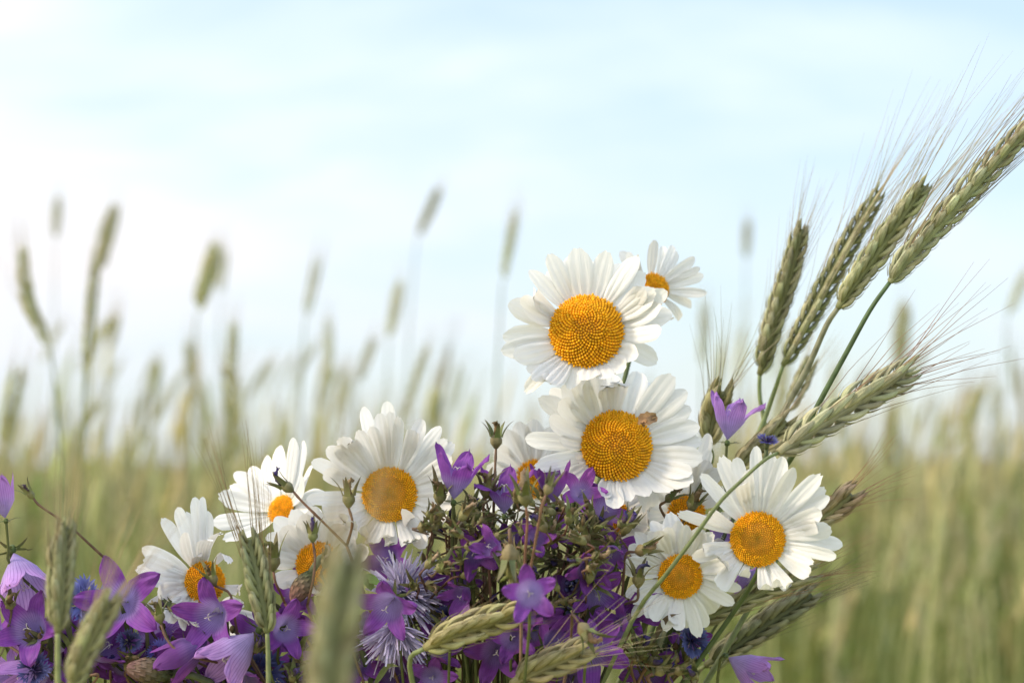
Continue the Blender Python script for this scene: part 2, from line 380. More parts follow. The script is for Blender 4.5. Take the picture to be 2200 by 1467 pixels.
daisy('sideways daisy with swept back narrow petals, lowest of the white flowers beside the violet bells', (440, 1250), .776, (.42, .10, .90), 44, 150, T(0, 950, 2.837, [
    (990, 455, 100), (1075, 398, 92), (1185, 333, 92), (1228, 335, 66), (1277, 420, 70), (1345, 555, 70), (862, 648, 120), (826, 760, 120), (860, 830, 110), (885, 1020, 120), (960, 920, 110), (1015, 1090, 120), (1110, 1130, 80), (1200, 1110, 90), (1330, 1010, 80, 1), (1450, 880, 75, 1), (1400, 740, 70, 1), (1225, 690, 60, 2), (1130, 560, 90), (1290, 600, 70)]),
    dome=.42, cup=.30, seed=6, orange=1)
daisy('cream tinted daisy tucked under the fanned white ones, a thin stalk crossing its yellow disc', (684, 1212), .786, (.18, .22, .95), 48, 128, [
    (573, 1150, 50), (590, 1112, 52), (630, 1092, 52), (676, 1088, 52), (725, 1095, 48), (572, 1195, 48), (592, 1250, 44), (640, 1275, 44), (690, 1275, 42, 1), (740, 1270, 40), (775, 1230, 42), (790, 1180, 44), (765, 1130, 46), (610, 1130, 50), (655, 1105, 50)],
    dome=.36, cup=.22, seed=7, orange=1)
daisy('softly blurred daisy deep in the bouquet behind three violet bells', (1150, 1028), .852, (.05, .12, .98), 40, 138, [
    (1113, 905, 48), (1085, 925, 48), (1066, 965, 46), (1048, 1005, 46), (1150, 900, 48), (1190, 915, 46), (1225, 950, 44), (1245, 1000, 44), (1250, 1050, 44), (1020, 1060, 46), (1030, 1095, 46), (1070, 1130, 44), (1120, 1150, 44), (1180, 1150, 44), (1225, 1110, 44)],
    dome=.4, cup=.2, seed=8, orange=1, lo=10)
daisy('wide open daisy with a two-toned disc, outermost flower on the rye stem side', (1628, 1158), .760, (-.05, .10, .99), 58, 182, T(1340, 950, 3.334, [
    (548, 228, 110), (690, 92, 140), (800, 116, 125), (945, 27, 108), (1068, 68, 130), (1150, 107, 140), (1217, 195, 125), (1420, 222, 140), (1447, 330, 125), (1472, 388, 135), (1412, 508, 140), (1487, 622, 140), (1568, 725, 130), (1522, 817, 105), (1355, 862, 110, 1), (1332, 947, 125), (1187, 1028, 110), (1030, 1028, 120),
    (890, 910, 85, 1), (690, 1032, 145), (503, 822, 110), (575, 772, 110), (690, 830, 100, 1), (390, 503, 95), (618, 515, 120), (750, 872, 100, 1), (860, 300, 120)]),
    dome=.36, young=.5, cup=.10, seed=9)
daisy('smallest full-face daisy, crossed by a green stalk, below the wide open one', (1462, 1237), .768, (0, .03, 1), 47, 128, T(1340, 950, 3.334, [
    (75, 650, 120), (200, 560, 130), (328, 495, 160), (455, 600, 115), (540, 610, 115), (640, 655, 140), (735, 880, 130), (770, 960, 110), (845, 1050, 90), (725, 1070, 130), (792, 1160, 105), (655, 1225, 125), (592, 1325, 120), (542, 1402, 110), (395, 1345, 112), (293, 1352, 100), (200, 1272, 125), (55, 1242, 105), (12, 1090, 115), (10, 850, 125), (35, 745, 125), (-15, 905, 115), (250, 640, 130)]),
    dome=.36, young=.35, cup=.08, seed=10)
daisy('shaded daisy wedged between the brown scrap daisy and the wide open one', (1474, 1104), .812, (.10, .15, .98), 40, 150, [
    (1492, 985, 46), (1520, 990, 42), (1452, 1005, 46), (1545, 1010, 40), (1524, 930, 34, -1), (1523, 968, 36), (1400, 1060, 46), (1392, 1100, 46), (1412, 1140, 46), (1430, 1040, 46), (1560, 1060, 44), (1570, 1110, 44), (1540, 1160, 44), (1500, 1190, 44), (1450, 1200, 44)],
    dome=.4, cup=.18, seed=11, orange=1, lo=10)
daisy('hidden daisy showing a scrap of orange disc under the brown scrap daisy', (1318, 1112), .806, (.1, .1, .98), 36, 128, [
    (1392, 1105, 50), (1385, 1145, 50), (1360, 1180, 48), (1320, 1200, 46), (1385, 1060, 50), (1270, 1190, 44), (1230, 1150, 44), (1225, 1100, 44), (1260, 1040, 44), (1330, 1000, 44), (1405, 1160, 46)],
    dome=.4, cup=.15, seed=12, orange=1, lo=10)
daisy('buried daisy with one broad grey petal showing among the lowest violet bells', (452, 1320), .802, (-.2, -.3, .93), 30, 125, [
    (362, 1412, 70), (400, 1430, 60), (345, 1370, 46), (440, 1440, 44), (500, 1430, 44), (540, 1390, 44), (555, 1330, 40), (520, 1290, 40)],
    dome=.4, cup=.1, seed=13, lo=8)

# ------------------------------------------------------------------ bellflowers
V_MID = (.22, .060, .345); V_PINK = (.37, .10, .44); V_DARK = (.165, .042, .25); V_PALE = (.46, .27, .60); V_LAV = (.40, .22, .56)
def sepals(th, parent, base, ax, r, L, spread, rnd, c=(.10, .13, .035), n=5, seed_roll=0.0, lead=.35):
    u = perp(ax); w = ax.cross(u)
    for k in range(n):
        a = seed_roll + 2 * math.pi * k / n + rnd.uniform(-.15, .15)
        rad = u * math.cos(a) + w * math.sin(a); sp = spread + rnd.uniform(-.25, .25); ll = L * rnd.uniform(.8, 1.15)
        pts = []; p = base + rad * r
        for i in range(7):
            t = i / 6; an = sp * (lead + (1.25 - lead) * t)
            pts.append(p.copy()); p = p + (ax * math.cos(an) + rad * math.sin(an)) * ll / 6
        mb = MB(); w0 = L * rnd.uniform(.11, .155)
        blade(mb, pts, lambda t: w0 * (1 - t) ** .8 * (1 + .4 * t) + .00006, rad, jit(c, rnd, .2), jit((.12, .10, .05), rnd, .2), cols=2, fold=.35)
        th.part('sepal', mb, M_GREEN, parent)
def bell(label, c, dd, axis, Lpx, flare=.5, roll=90, col=V_MID, tip=None, seed=0, throat=(.22, .15, .48), stem=True, face=True, var=.2, group=None, wid=1.0):
    """c = the middle of the tube's mouth in the picture; axis from calyx to mouth; Lpx = tube + lobe length."""
    rnd = random.Random(seed + 500); d = FOCUS + dd * MM
    ax = V(*axis); L = px(Lpx, d); tip = tip or mixc(col, V_PINK, .25)
    zt = .40 * L; base = P(c[0], c[1], d) - ax * zt
    # roll is the picture angle of the first lobe
    h = RIGHT * math.cos(R(roll)) + UP * math.sin(R(roll)); u = h - ax * h.dot(ax)
    u = u.normalized() if u.length > .05 else perp(ax); w = ax.cross(u)
    th = Thing('bellflower', label, 'bellflower', base, group)
    rm, r0, LL = .30 * L * wid, .014 * L, .64 * L
    mb = MB()
    ROWS_T, ROWS_L, CL = 7, 12, 8
    for k in range(5):
        th0 = 2 * math.pi * k / 5
        fl = max(.02, flare + rnd.uniform(-var, var)); a0 = R(14); a1 = R(118) * fl; lw = rnd.uniform(.92, 1.08); tw = rnd.uniform(-.25, .25); ll = LL * rnd.uniform(.88, 1.1)
        cmid = jit(col, rnd, .12); ctip = jit(tip, rnd, .12)
        prof = []
        for i in range(ROWS_T):
            x = i / (ROWS_T - 1); sm = x ** .98
            prof.append((r0 + (rm - r0) * sm, zt * x, 1.0, x * .45, mixc(throat, cmid, x ** 2 * .45)))
        r, z = rm, zt
        for i in range(1, ROWS_L + 1):
            x = i / ROWS_L; an = a0 + (a1 - a0) * x ** .75
            r += math.sin(an) * ll / ROWS_L; z += math.cos(an) * ll / ROWS_L
            fz = min(1, max(0, (x - .10) / .30)); fz = fz * fz * (3 - 2 * fz)
            wp = max(0.0, 1 - x ** 2.3) ** .70 * (1 + .52 * x) * lw
            prof.append((r, z, lerp(r / rm, wp, fz), .45 + .55 * x, mixc(mixc(throat, cmid, min(1, .45 + x * 1.6)), ctip, x ** 1.5)))
        def fn(t, s):
            i = min(int(round(t * (len(prof) - 1))), len(prof) - 1); r, z, wp, v, cc = prof[i]
            s2 = s * 2 - 1
            if i < ROWS_T: ph = s2 * math.pi / 5; rr = r * (1 - .05 * abs(s2) ** 3 * v)
            else: ph = s2 * (math.pi / 5) * wp * rm / max(r, 1e-6) + tw * max(0, v - .6) * .5; rr = r
            a = th0 + ph
            x = max(0, v - .45) / .55
            fold = .05 * L * (1 - abs(s2)) * math.sin(min(1, v * 1.3) * math.pi) * .35
            p = base + (u * math.cos(a) + w * math.sin(a)) * (rr + fold * .2) + ax * (z - fold + (.04 * L * math.sin(s2 * 4 + k * 2) + .045 * L * math.sin(s2 * 7 + x * 9 + k * 1.7 + seed)) * x)
            return p, (s, v), cc
        grid(mb, len(prof) - 1, CL, fn)
    co = th.part('corolla', mb, M_BELL)
    # pistil and stamens
    mb = MB(); p0 = base + ax * .1 * L; p1 = base + ax * .60 * L
    tube(mb, spline([p0, p1], 5), .012 * L, 5, (.45, .35, .55), (.62, .58, .6))
    for k in range(3):
        a = k * 2.09 + .5; rad = u * math.cos(a) + w * math.sin(a)
        tube(mb, spline([p1, p1 + ax * .05 * L + rad * .03 * L, p1 + ax * .05 * L + rad * .07 * L, p1 + rad * .09 * L], 6), .008 * L, 4, (.65, .6, .55))
    th.part('pistil', mb, M_THREAD)
    mb = MB()
    blob(mb, base - ax * .085 * L, ax * .075 * L, u * .062 * L, w * .062 * L, 10, 6, (.10, .13, .04), (.08, .12, .035), fn=lambda v, a: 1 + .1 * math.cos(a * 5))
    cal = th.part('calyx', mb, M_GREEN)
    sepals(th, cal, base - ax * .07 * L, ax, .06 * L, .32 * L, 1.42, rnd, lead=1.0)
    if stem:
        mb = MB(); s0 = base - ax * .10 * L
        pts = spline(to_ground(rnd, s0, [s0 - ax * .10 * L + Vector((0, 0, -.10 * L)), s0 - ax * .2 * L + Vector((0, .004, -.9 * L))]), 26)
        tube(mb, pts, .00050, 6, (.11, .12, .04), (.07, .09, .03))
        th.part('stem', mb, M_GREEN)
    return th
BELLS = [
    ('wide open violet bellflower facing out, between the two pale rye ears', (262, 1292), -8, (-.10, .12, 1), 158, .62, 107, V_MID, 1),
    ('open violet bellflower with an upright lobe, touching the pale upright rye ear', (66, 1352), -8, (-.15, .28, .95), 140, .56, 66, V_MID, 2),
    ('pale lilac bellflower hanging sideways under a curved stalk at the bouquet edge', (45, 1235), 0, (.35, -.75, .45), 150, .42, -40, V_PALE, 3),
    ('half closed mauve bellflower pointing up at the very edge of the picture', (4, 1078), -5, (-.18, .97, .1), 95, .06, 60, V_LAV, 4),
    ('violet bellflower tilted open under the sideways daisy', (458, 1322), -14, (-.35, -.05, .93), 135, .62, 166, V_MID, 5),
    ('pale lilac nodding bellflower below the in-focus rye ear', (508, 1398), -18, (-.72, -.66, .2), 150, .20, -100, V_PALE, 6),
    ('violet starry bellflower close beside the stem of the in-focus rye ear', (612, 1350), -14, (.35, .10, .9), 112, .60, 72, V_MID, 7),
    ('closed dark violet bellflower lying on the broad grey petal', (405, 1400), -14, (-.85, -.5, .15), 125, .10, -140, V_DARK, 8),
    ('violet bellflower with pale folded back lobes in front of the lilac thread flower', (835, 1300), -22, (-.25, -.30, .9), 128, .60, 160, V_MID, 9),
    ('upright violet bellflower with one long arching lobe, beside the fanned petal daisy', (980, 1030), -14, (.12, .98, .15), 116, .27, 0, V_MID, 10),
    ('violet bellflower with spread lobes between the upright bell and the blurred daisy', (1083, 1065), -6, (0, .96, .25), 108, .52, 20, V_MID, 11),
    ('dark violet bellflower reaching up in front of the blurred daisy disc', (1188, 1045), -2, (-.05, .98, .18), 96, .34, 60, V_DARK, 12),
    ('sunlit pink violet bellflower under the hanging petal of the brown scrap daisy', (1248, 1058), 2, (.15, .35, .93), 92, .74, -8, V_PINK, 13),
    ('blurred violet bellflower standing nearest the viewer over the tangle', (1138, 1274), -72, (0, .05, 1), 112, .66, 100, V_MID, 14),
    ('violet bellflower with a bright triangular lobe folded forward, beside the dark bud cluster', (1280, 1275), -8, (.25, -.25, .9), 112, .62, 125, V_MID, 15),
    ('dark magenta bellflower half hidden behind a star of sepals', (985, 1258), 6, (-.3, -.1, .93), 95, .62, 160, V_DARK, 16),
    ('shadowed violet bellflower with a pale stigma under the lying rye ear', (1066, 1400), -10, (.05, -.05, 1), 118, .60, 170, V_DARK, 17),
    ('violet bellflower with a broad arched lobe behind the lying rye ear tip', (1140, 1345), -4, (-.1, .3, .93), 130, .55, 20, V_MID, 18),
    ('star shaped violet bellflower crossed by pale dry awns', (1266, 1392), -12, (.0, .08, 1), 158, .60, -20, V_MID, 19),
    ('single pale violet bellflower standing upright among the tall rye', (1568, 905), 28, (.12, .98, .12), 108, .36, 5, V_LAV, 20),
    ('drooping lavender bellflower alone at the foot of the dark rye ear', (1600, 1432), 10, (.82, -.45, .25), 108, .24, -60, V_LAV, 21),
    ('lavender bellflower showing between the two lower daisies', (1604, 1238), 14, (.3, -.5, .8), 84, .5, -60, V_LAV, 22),
    ('violet bellflower in shade behind the lilac thread flower', (832, 1205), 22, (-.15, .3, .9), 110, .6, 120, V_DARK, 23),
    ('violet bellflower behind a shrivelled calyx, below the brown scrap daisy', (1300, 1098), 12, (.1, .2, .95), 108, .62, 50, V_MID, 24),
    ('violet bellflower in the tangle next to the smallest full-face daisy', (1315, 1190), 14, (.3, .1, .93), 104, .6, 30, V_MID, 25),
    ('dark violet bellflower under the cream tinted daisy', (640, 1275), 12, (.1, .2, .95), 104, .6, 90, V_DARK, 26),
    ('violet bellflower behind the dry calyx next to the grey petal', (318, 1388), 6, (-.1, .25, .95), 104, .58, 95, V_MID, 27),
    ('violet bellflower low beneath the rye stem crossing point', (1392, 1440), 10, (.1, -.1, 1), 118, .6, 40, V_DARK, 28),
    ('scrap of violet bellflower wedged beside the small disc daisy', (1548, 1155), 20, (.1, .2, .97), 70, .6, 60, V_MID, 29),
    ('pink violet bellflower deep in shade below the lying rye ear', (920, 1405), 0, (.2, -.2, .95), 86, .6, 10, V_PINK, 30),
    ('dark violet bellflower at the bottom edge left of the split rye ear', (930, 1455), -8, (-.1, .1, .98), 90, .55, 150, V_MID, 31),
    ('violet bellflower seen from behind in the corner under the open one', (70, 1450), -4, (-.7, -.3, .4), 140, .3, -150, V_LAV, 32),
    ('violet bellflower behind the leaning pale rye ear', (195, 1345), 6, (.1, .1, 1), 110, .62, 70, V_MID, 33),
    ('magenta bellflower at the bottom edge under the nodding pale one', (530, 1462), -10, (.1, -.5, .8), 100, .5, -80, V_PINK, 34),
    ('violet bellflower at the bottom edge below the starry one', (1225, 1462), -2, (.1, -.2, 1), 110, .6, 30, V_DARK, 35),
    ('violet bellflower behind the stem bundle under the smallest full-face daisy', (1470, 1385), 16, (.4, .2, .9), 92, .55, 20, V_DARK, 36),
    ('violet bellflower in the dark gap between the two starry ones', (1165, 1430), 10, (.1, .1, 1), 104, .6, 60, V_DARK, 37),
    ('dull violet bellflower beneath the blurred near rye ear', (770, 1420), 2, (.1, .1, 1), 96, .6, 40, V_DARK, 38),
    ('violet bellflower between the cornflower and the open corner flower', (150, 1400), 2, (.2, .15, 1), 120, .6, 50, V_MID, 39),
    ('violet bellflower lowest of those under the open facing one', (265, 1425), 2, (.2, .3, .9), 100, .58, 110, V_MID, 40),
]
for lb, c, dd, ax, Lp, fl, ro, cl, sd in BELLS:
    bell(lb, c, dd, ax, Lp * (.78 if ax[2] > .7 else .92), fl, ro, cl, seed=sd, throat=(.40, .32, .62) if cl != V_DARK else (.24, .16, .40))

rb = random.Random(91)
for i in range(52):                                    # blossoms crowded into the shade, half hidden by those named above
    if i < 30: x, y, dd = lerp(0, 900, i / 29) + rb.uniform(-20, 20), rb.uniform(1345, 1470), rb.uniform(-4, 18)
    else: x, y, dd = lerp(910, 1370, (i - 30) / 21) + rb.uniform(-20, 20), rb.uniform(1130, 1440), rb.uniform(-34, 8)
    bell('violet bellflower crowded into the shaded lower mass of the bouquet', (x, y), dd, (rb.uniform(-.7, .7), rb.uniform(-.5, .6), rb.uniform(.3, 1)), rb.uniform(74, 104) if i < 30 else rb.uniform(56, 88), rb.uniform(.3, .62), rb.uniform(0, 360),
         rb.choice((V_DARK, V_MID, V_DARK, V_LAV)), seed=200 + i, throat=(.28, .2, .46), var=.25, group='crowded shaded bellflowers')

# ------------------------------------------------------------------ spent bellflowers: seed capsules with star sepals
DRYB = (.20, .14, .075); INDIGO = (.055, .04, .15); GRN = (.165, .175, .06); OLIVE = (.23, .185, .09)
def capsule(th, p, ax, size, rnd, wither=DRYB, spread=.8, wl=1.0):
    u = perp(ax); w = ax.cross(u); g = jit(mixc(GRN, OLIVE, rnd.random()), rnd, .2)
    mb = MB(); H = size
    def fn(v, a): return (1 + .14 * math.cos(a * 5)) * (1.15 if .35 < v < .9 else .9)
    blob(mb, p, ax * H * .5, u * H * .31, w * H * .31, 15, 7, g, mixc(g, OLIVE, .5), fn=fn)
    cap = th.part('seed_capsule', mb, M_GREEN)
    sepals(th, cap, p + ax * H * .28, ax, H * .30, H * 1.35, spread, rnd, c=jit(GRN, rnd, .25), seed_roll=rnd.uniform(0, 1.2))
    mb = MB(); k = p + ax * H * .42; bend = (u * rnd.uniform(-1, 1) + w * rnd.uniform(-1, 1)); rr = H * .20
    pts = spline([k, k + ax * H * .35 * wl, k + ax * H * .62 * wl + bend * H * .12, k + ax * H * .70 * wl + bend * H * .42], 9)
    m0 = len(mb.v)
    tube(mb, pts, lambda t: rr * (1 - .55 * t) * rnd.uniform(.75, 1.25), 7, jit(mixc(wither, DRYB, .5), rnd), jit(wither, rnd))
    for i in range(m0, len(mb.v)):
        q = mb.v[i]; mb.v[i] = tuple(x + rnd.uniform(-1, 1) * H * .045 for x in q)
    for k2 in range(4):
        e = pts[-1 - k2 % 3]; dv = (u * rnd.uniform(-1, 1) + w * rnd.uniform(-1, 1) + ax * rnd.uniform(-.3, .8)).normalized()
        tube(mb, spline([e, e + dv * H * .14, e + dv * H * .24 + ax * H * rnd.uniform(-.1, .1)], 5), lambda t: rr * .42 * (1 - .6 * t), 5, jit(wither, rnd, .3))
    th.part('withered_petals', mb, M_DRY, cap)
def spent(label, heads, root, seed, group=None, wither=DRYB, thick=.00042, via=()):
    """heads: (px, py, dz mm, axis, size px); the branches meet at root (px, py, dz), then go down to the waist."""
    rnd = random.Random(seed + 900)
    rp_ = P(root[0], root[1], FOCUS + root[2] * MM)
    th = Thing('spent_bellflower', label, 'seed head', rp_, group)
    mb = MB()
    sc = jit((.165, .095, .06), rnd, .25)
    down = to_ground(rnd, rp_, [P(v[0], v[1], FOCUS + v[2] * MM) for v in via])
    tube(mb, spline(down, 22), thick * 1.25, 6, sc, (.06, .07, .03))
    for hd in heads:
        hx, hy, dz, ax, sz = hd[:5]; wt_ = hd[5] if len(hd) > 5 else wither
        d = FOCUS + dz * MM; a = V(*ax); p = P(hx, hy, d); s = px(sz, d)
        vias = [P(q[0], q[1], d) for q in hd[6]] if len(hd) > 6 else [p - a * s * 1.2]
        tube(mb, spline([p - a * s * .45, *vias, rp_], 12), lambda t: thick * (1 + .25 * math.sin(t * 9) ** 8), 6, jit(sc, rnd, .2))
        capsule(th, p, a, s, rnd, wt_, spread=rnd.uniform(.45, 1.0), wl=rnd.uniform(.7, 1.25))
    th.part('stem', mb, M_GREEN)
    return th
spent('tall green seed capsule with a hooked brown tip standing clear against the sky', [(1066, 948, -6, (.03, 1, .1), 34, DRYB, [(1064, 1000), (1062, 1050)])], (1060, 1110, 0), 1)
spent('forked seed head between the sliver disc daisy and the fanned petal daisy', [(618, 1047, -16, (-.75, .55, .2), 32, INDIGO, [(650, 1078), (695, 1122)]), (749, 1074, -16, (.0, 1, .1), 36, DRYB, [(757, 1125)])], (745, 1172, -10), 2)
spent('thin dark stalk with a violet withered capsule in front of the cream tinted daisy', [(672, 1152, -20, (0, 1, .1), 28, INDIGO, [(677, 1200), (672, 1250)])], (660, 1300, -12), 3)
spent('plump green capsule on a bare stalk beside the in-focus rye ear', [(586, 1207, -10, (-.05, 1, .1), 42, GRN, [(592, 1250)])], (612, 1295, -4), 4)
spent('green capsule with a hooked brown stub in front of the sideways daisy disc', [(456, 1245, -16, (-.35, .9, .25), 32, DRYB, [(494, 1275), (503, 1320)])], (512, 1375, -10), 5)
spent('grey green capsule pointing away from the white petals, beside the tilted violet bell', [(372, 1308, -10, (-.85, .45, .2), 34, INDIGO, [(410, 1328)])], (440, 1345, -2), 6)
spent('spidery capsule on a long looping brown stalk under the open violet bell', [(342, 1325, -18, (-.2, .95, .2), 32, DRYB, [(360, 1375), (395, 1405)])], (480, 1425, -10), 7)
spent('capsule with spread sepals next to the arching lobe of the upright bell', [(1043, 1052, -10, (.1, 1, .2), 36, DRYB), (945, 1068, -14, (.1, .8, .4), 38), (1022, 1105, -12, (0, 1, .2), 30, INDIGO)], (1048, 1170, -8), 8)
spent('capsule holding a curled indigo withered flower under the brown scrap daisy', [(1345, 1135, -10, (.55, .8, .2), 34, (.10, .07, .26), [(1325, 1160)])], (1322, 1200, -4), 9)
spent('paired green star capsules on the petals of the smallest full-face daisy', [(1378, 1182, -16, (.75, .25, .5), 34, (.35, .25, .15)), (1372, 1246, -18, (.05, 1, .2), 36, (.09, .08, .2))], (1335, 1300, -6), 10)
spent('brown dried star capsule on the shaded daisy', [(1488, 1084, 2, (.3, .7, .6), 36, DRYB), (1438, 1070, 6, (.5, .5, .4), 26)], (1450, 1150, 14), 11)
spent('grey papery capsule on the yellow disc of the cream tinted daisy', [(700, 1208, -10, (.3, .8, .5), 30, (.3, .27, .25))], (712, 1270, -6), 12)
spent('small brown capsule at the edge of the bouquet above the open corner bell', [(22, 1298, -14, (.1, .6, .75), 32, DRYB), (-20, 1330, -10, (.1, .9, .4), 30)], (10, 1380, -8), 13)
spent('arching stalk with a closed bud over the near pale rye ear', [(66, 1063, -4, (-.6, .75, 0), 22, (.16, .10, .16), [(84, 1085), (150, 1130)])], (232, 1205, 2), 14, via=[(262, 1260, 4)])
spent('blurred capsule with a pinkish stub standing closest over the violet star bell', [(1255, 1352, -60, (.5, -.6, .6), 40, (.40, .25, .16))], (1225, 1400, -40), 15)
spent('blurred tan capsule nearest the viewer in front of the dark reaching bell', [(1128, 1070, -58, (-.1, .9, .3), 42, (.30, .22, .14)), (1095, 1190, -60, (0, -1, .1), 46, GRN), (1178, 1050, -60, (.35, .9, 0), 30, (.2, .2, .2))], (1120, 1330, -46), 16)
# the tangle in the middle: many look-alike heads
rt = random.Random(77)
TANGLE = 'spent seed heads in the tangle'
for i in range(78):
    u_ = rt.random()
    x = lerp(905, 1345, u_); top = 1075 + 60 * abs(u_ - .55) * 2 + rt.uniform(-35, 45)
    y = top + (1410 - top) * rt.random() ** 1.5; dz = rt.uniform(-42, 14) if y < 1270 else rt.uniform(2, 22)
    hs = []
    for k in range(rt.choice((1, 2, 2, 3))):
        hx, hy = x + rt.uniform(-48, 48), y + rt.uniform(-36, 36)
        hs.append((hx, hy, dz + rt.uniform(-10, 10), (rt.uniform(-.8, .8), rt.uniform(-.1, 1), rt.uniform(.0, 1)), rt.uniform(20, 33), rt.choice((DRYB, (.38, .28, .18), (.33, .24, .15), INDIGO, GRN))))
    spent('small olive spent bellflower head with star sepals in the tangled middle of the bouquet', hs, (x + rt.uniform(-60, 60), y + rt.uniform(40, 90), max(dz + 14, 12)), 40 + i, TANGLE, thick=.00034)
LOWER = 'spent seed heads along the bottom edge'
for i in range(20):
    x = rt.uniform(20, 870) if i < 13 else rt.uniform(1350, 1500); y = rt.uniform(1385, 1465); dz = rt.uniform(-20, 18)
    hs = [(x + rt.uniform(-26, 26), y + rt.uniform(-20, 20), dz, (rt.uniform(-.8, .8), rt.uniform(-.1, 1), rt.uniform(0, 1)), rt.uniform(26, 36), rt.choice((DRYB, INDIGO, INDIGO, GRN))) for _ in range(rt.choice((1, 2)))]
    spent('dark shrivelled bellflower head in shade along the bottom edge of the bouquet', hs, (x + rt.uniform(-20, 20), y + 70, dz + 6), 120 + i, LOWER, wither=INDIGO)

# ------------------------------------------------------------------ cornflowers, thread flowers, bud clusters, scaly buds, leaves
def cornflower(label, c, dd, axis, rpx, seed, col=(.11, .125, .36), col2=(.23, .13, .32), nf=12):
    rnd = random.Random(seed + 1500); d = FOCUS + dd * MM; C = P(*c, d); ax = V(*axis); r = px(rpx, d)
    u = perp(ax); w = ax.cross(u); th = Thing('cornflower', label, 'cornflower', C)
    for k in range(nf):
        a = 2 * math.pi * k / nf + rnd.uniform(-.2, .2); rad = u * math.cos(a) + w * math.sin(a); tan = ax.cross(rad)
        mb = MB(); lift = rnd.uniform(.1, .8); dv = (rad + ax * lift).normalized(); L = r * rnd.uniform(.8, 1.15); p0 = C + ax * r * .1
        tube(mb, spline([p0, p0 + dv * L * .5], 4), lambda t: r * (.02 + .06 * t), 6, mixc(col2, col, .3), col, cap=False)
        for q in range(5):
            b = (q - 2) * .42; e = p0 + dv * L * .5; lv = (dv * math.cos(b) + tan * math.sin(b)).normalized()
            blade(mb, spline([e, e + lv * L * .28, e + lv * L * .5 + ax * L * rnd.uniform(-.05, .12)], 6), lambda t: L * .085 * (1 - t) ** .7 + .00004, ax, jit(col, rnd, .15), jit(mixc(col, (.25, .28, .7), .5), rnd, .1))
        th.part('floret', mb, M_THREAD)
    mb = MB()
    for k in range(26):
        a = rnd.uniform(0, 6.28); rad = u * math.cos(a) + w * math.sin(a); dv = (ax + rad * rnd.uniform(.1, .9)).normalized(); L = r * rnd.uniform(.45, .8)
        tube(mb, spline([C, C + dv * L * .6, C + dv * L + rad * L * .12], 6), lambda t: r * .022 * (1.2 - .3 * t), 4, col2, (.05, .03, .10) if rnd.random() < .6 else col)
    th.part('stamens', mb, M_THREAD)
    mb = MB(); blob(mb, C - ax * r * .25, ax * r * .38, u * r * .22, w * r * .22, 10, 6, (.07, .10, .03), (.10, .10, .05)); th.part('bract_cup', mb, M_GREEN)
    mb = MB(); s0 = C - ax * r * .6; tube(mb, spline(to_ground(rnd, s0, [s0 - ax * r * .3 + Vector((0, 0, -r * .4))]), 20), .0007, 6, (.09, .11, .05)); th.part('stem', mb, M_GREEN)
cornflower('bright blue cornflower with dark stamens between the two near pale rye ears', (190, 1292), 2, (-.2, .35, .9), 62, 1)
cornflower('deep blue cornflower under the nodding pale bell, at the bottom edge', (555, 1440), 2, (.1, -.1, 1), 66, 2, col=(.05, .06, .22))
cornflower('faded indigo cornflower on the stem bundle below the smallest full-face daisy', (1482, 1375), 8, (.5, .1, .8), 44, 3, col=(.035, .04, .13), col2=(.05, .04, .16))
cornflower('withered navy flower among the tall rye, above the wide open daisy', (1648, 952), 20, (.1, .9, .4), 26, 4, col=(.05, .035, .16), col2=(.06, .04, .15), nf=9)
cornflower('navy withered flower low in the corner under the open bells', (72, 1440), -8, (.2, .2, 1), 42, 5, col=(.03, .025, .10), col2=(.03, .02, .09))
cornflower('inky withered flower under the open facing bell', (275, 1378), -6, (.4, .1, .9), 30, 6, col=(.03, .028, .09), col2=(.03, .02, .07), nf=9)
cornflower('inky withered flower beside the lilac thread flower rim', (960, 1330), 2, (.1, .2, 1), 36, 7, col=(.03, .03, .10), col2=(.03, .02, .07), nf=9)
cornflower('navy withered flower in the gap under the star bell', (1190, 1395), 4, (.0, .2, 1), 40, 8, col=(.035, .03, .12), col2=(.03, .02, .07))
cornflower('small blue violet cornflower behind the scaly bud', (345, 1405), 0, (-.1, .5, .85), 36, 9, col=(.13, .10, .42))

def thread_flower(label, c, dd, axis, rpx, seed, n=170, col=(.62, .57, .76), spread=1.25):
    rnd = random.Random(seed + 1700); d = FOCUS + dd * MM; C = P(*c, d); ax = V(*axis); r = px(rpx, d)
    u = perp(ax); w = ax.cross(u); th = Thing('thread_flower', label, 'flower', C)
    mb = MB()
    for k in range(n):
        th_ = spread * math.sqrt((k + .5) / n) + rnd.uniform(-.1, .1); a = k * 2.39996 + rnd.uniform(-.2, .2)
        dv = ax * math.cos(th_) + (u * math.cos(a) + w * math.sin(a)) * math.sin(th_)
        L = r * rnd.uniform(.7, 1.12); bd = Vector((rnd.uniform(-1, 1), rnd.uniform(-1, 1), rnd.uniform(-1.4, .5))) * L * .20
        c0 = jit(mixc(col, (.55, .52, .70), rnd.random() * .6), rnd, .12)
        pts = spline([C + dv * r * .12, C + dv * L * .6 + bd * .3, C + dv * L + bd], 6)
        blade(mb, pts, lambda t: r * (.010 + .020 * math.sin(t * 2.7)), dv.cross(perp(dv, V(rnd.uniform(-1, 1), rnd.uniform(-1, 1), .4))), mixc(c0, (.3, .26, .4), .2), c0, cols=2, fold=.5)
    th.part('florets', mb, M_THREAD)
    mb = MB(); blob(mb, C - ax * r * .12, ax * r * .26, u * r * .2, w * r * .2, 12, 6, (.07, .10, .03), (.12, .12, .06)); th.part('bract_cup', mb, M_GREEN)
    mb = MB(); s0 = C - ax * r * .35; tube(mb, spline(to_ground(rnd, s0, [s0 - ax * r * .25 + Vector((0, 0, -r * .3))]), 20), .0007, 6, (.09, .11, .05)); th.part('stem', mb, M_GREEN)
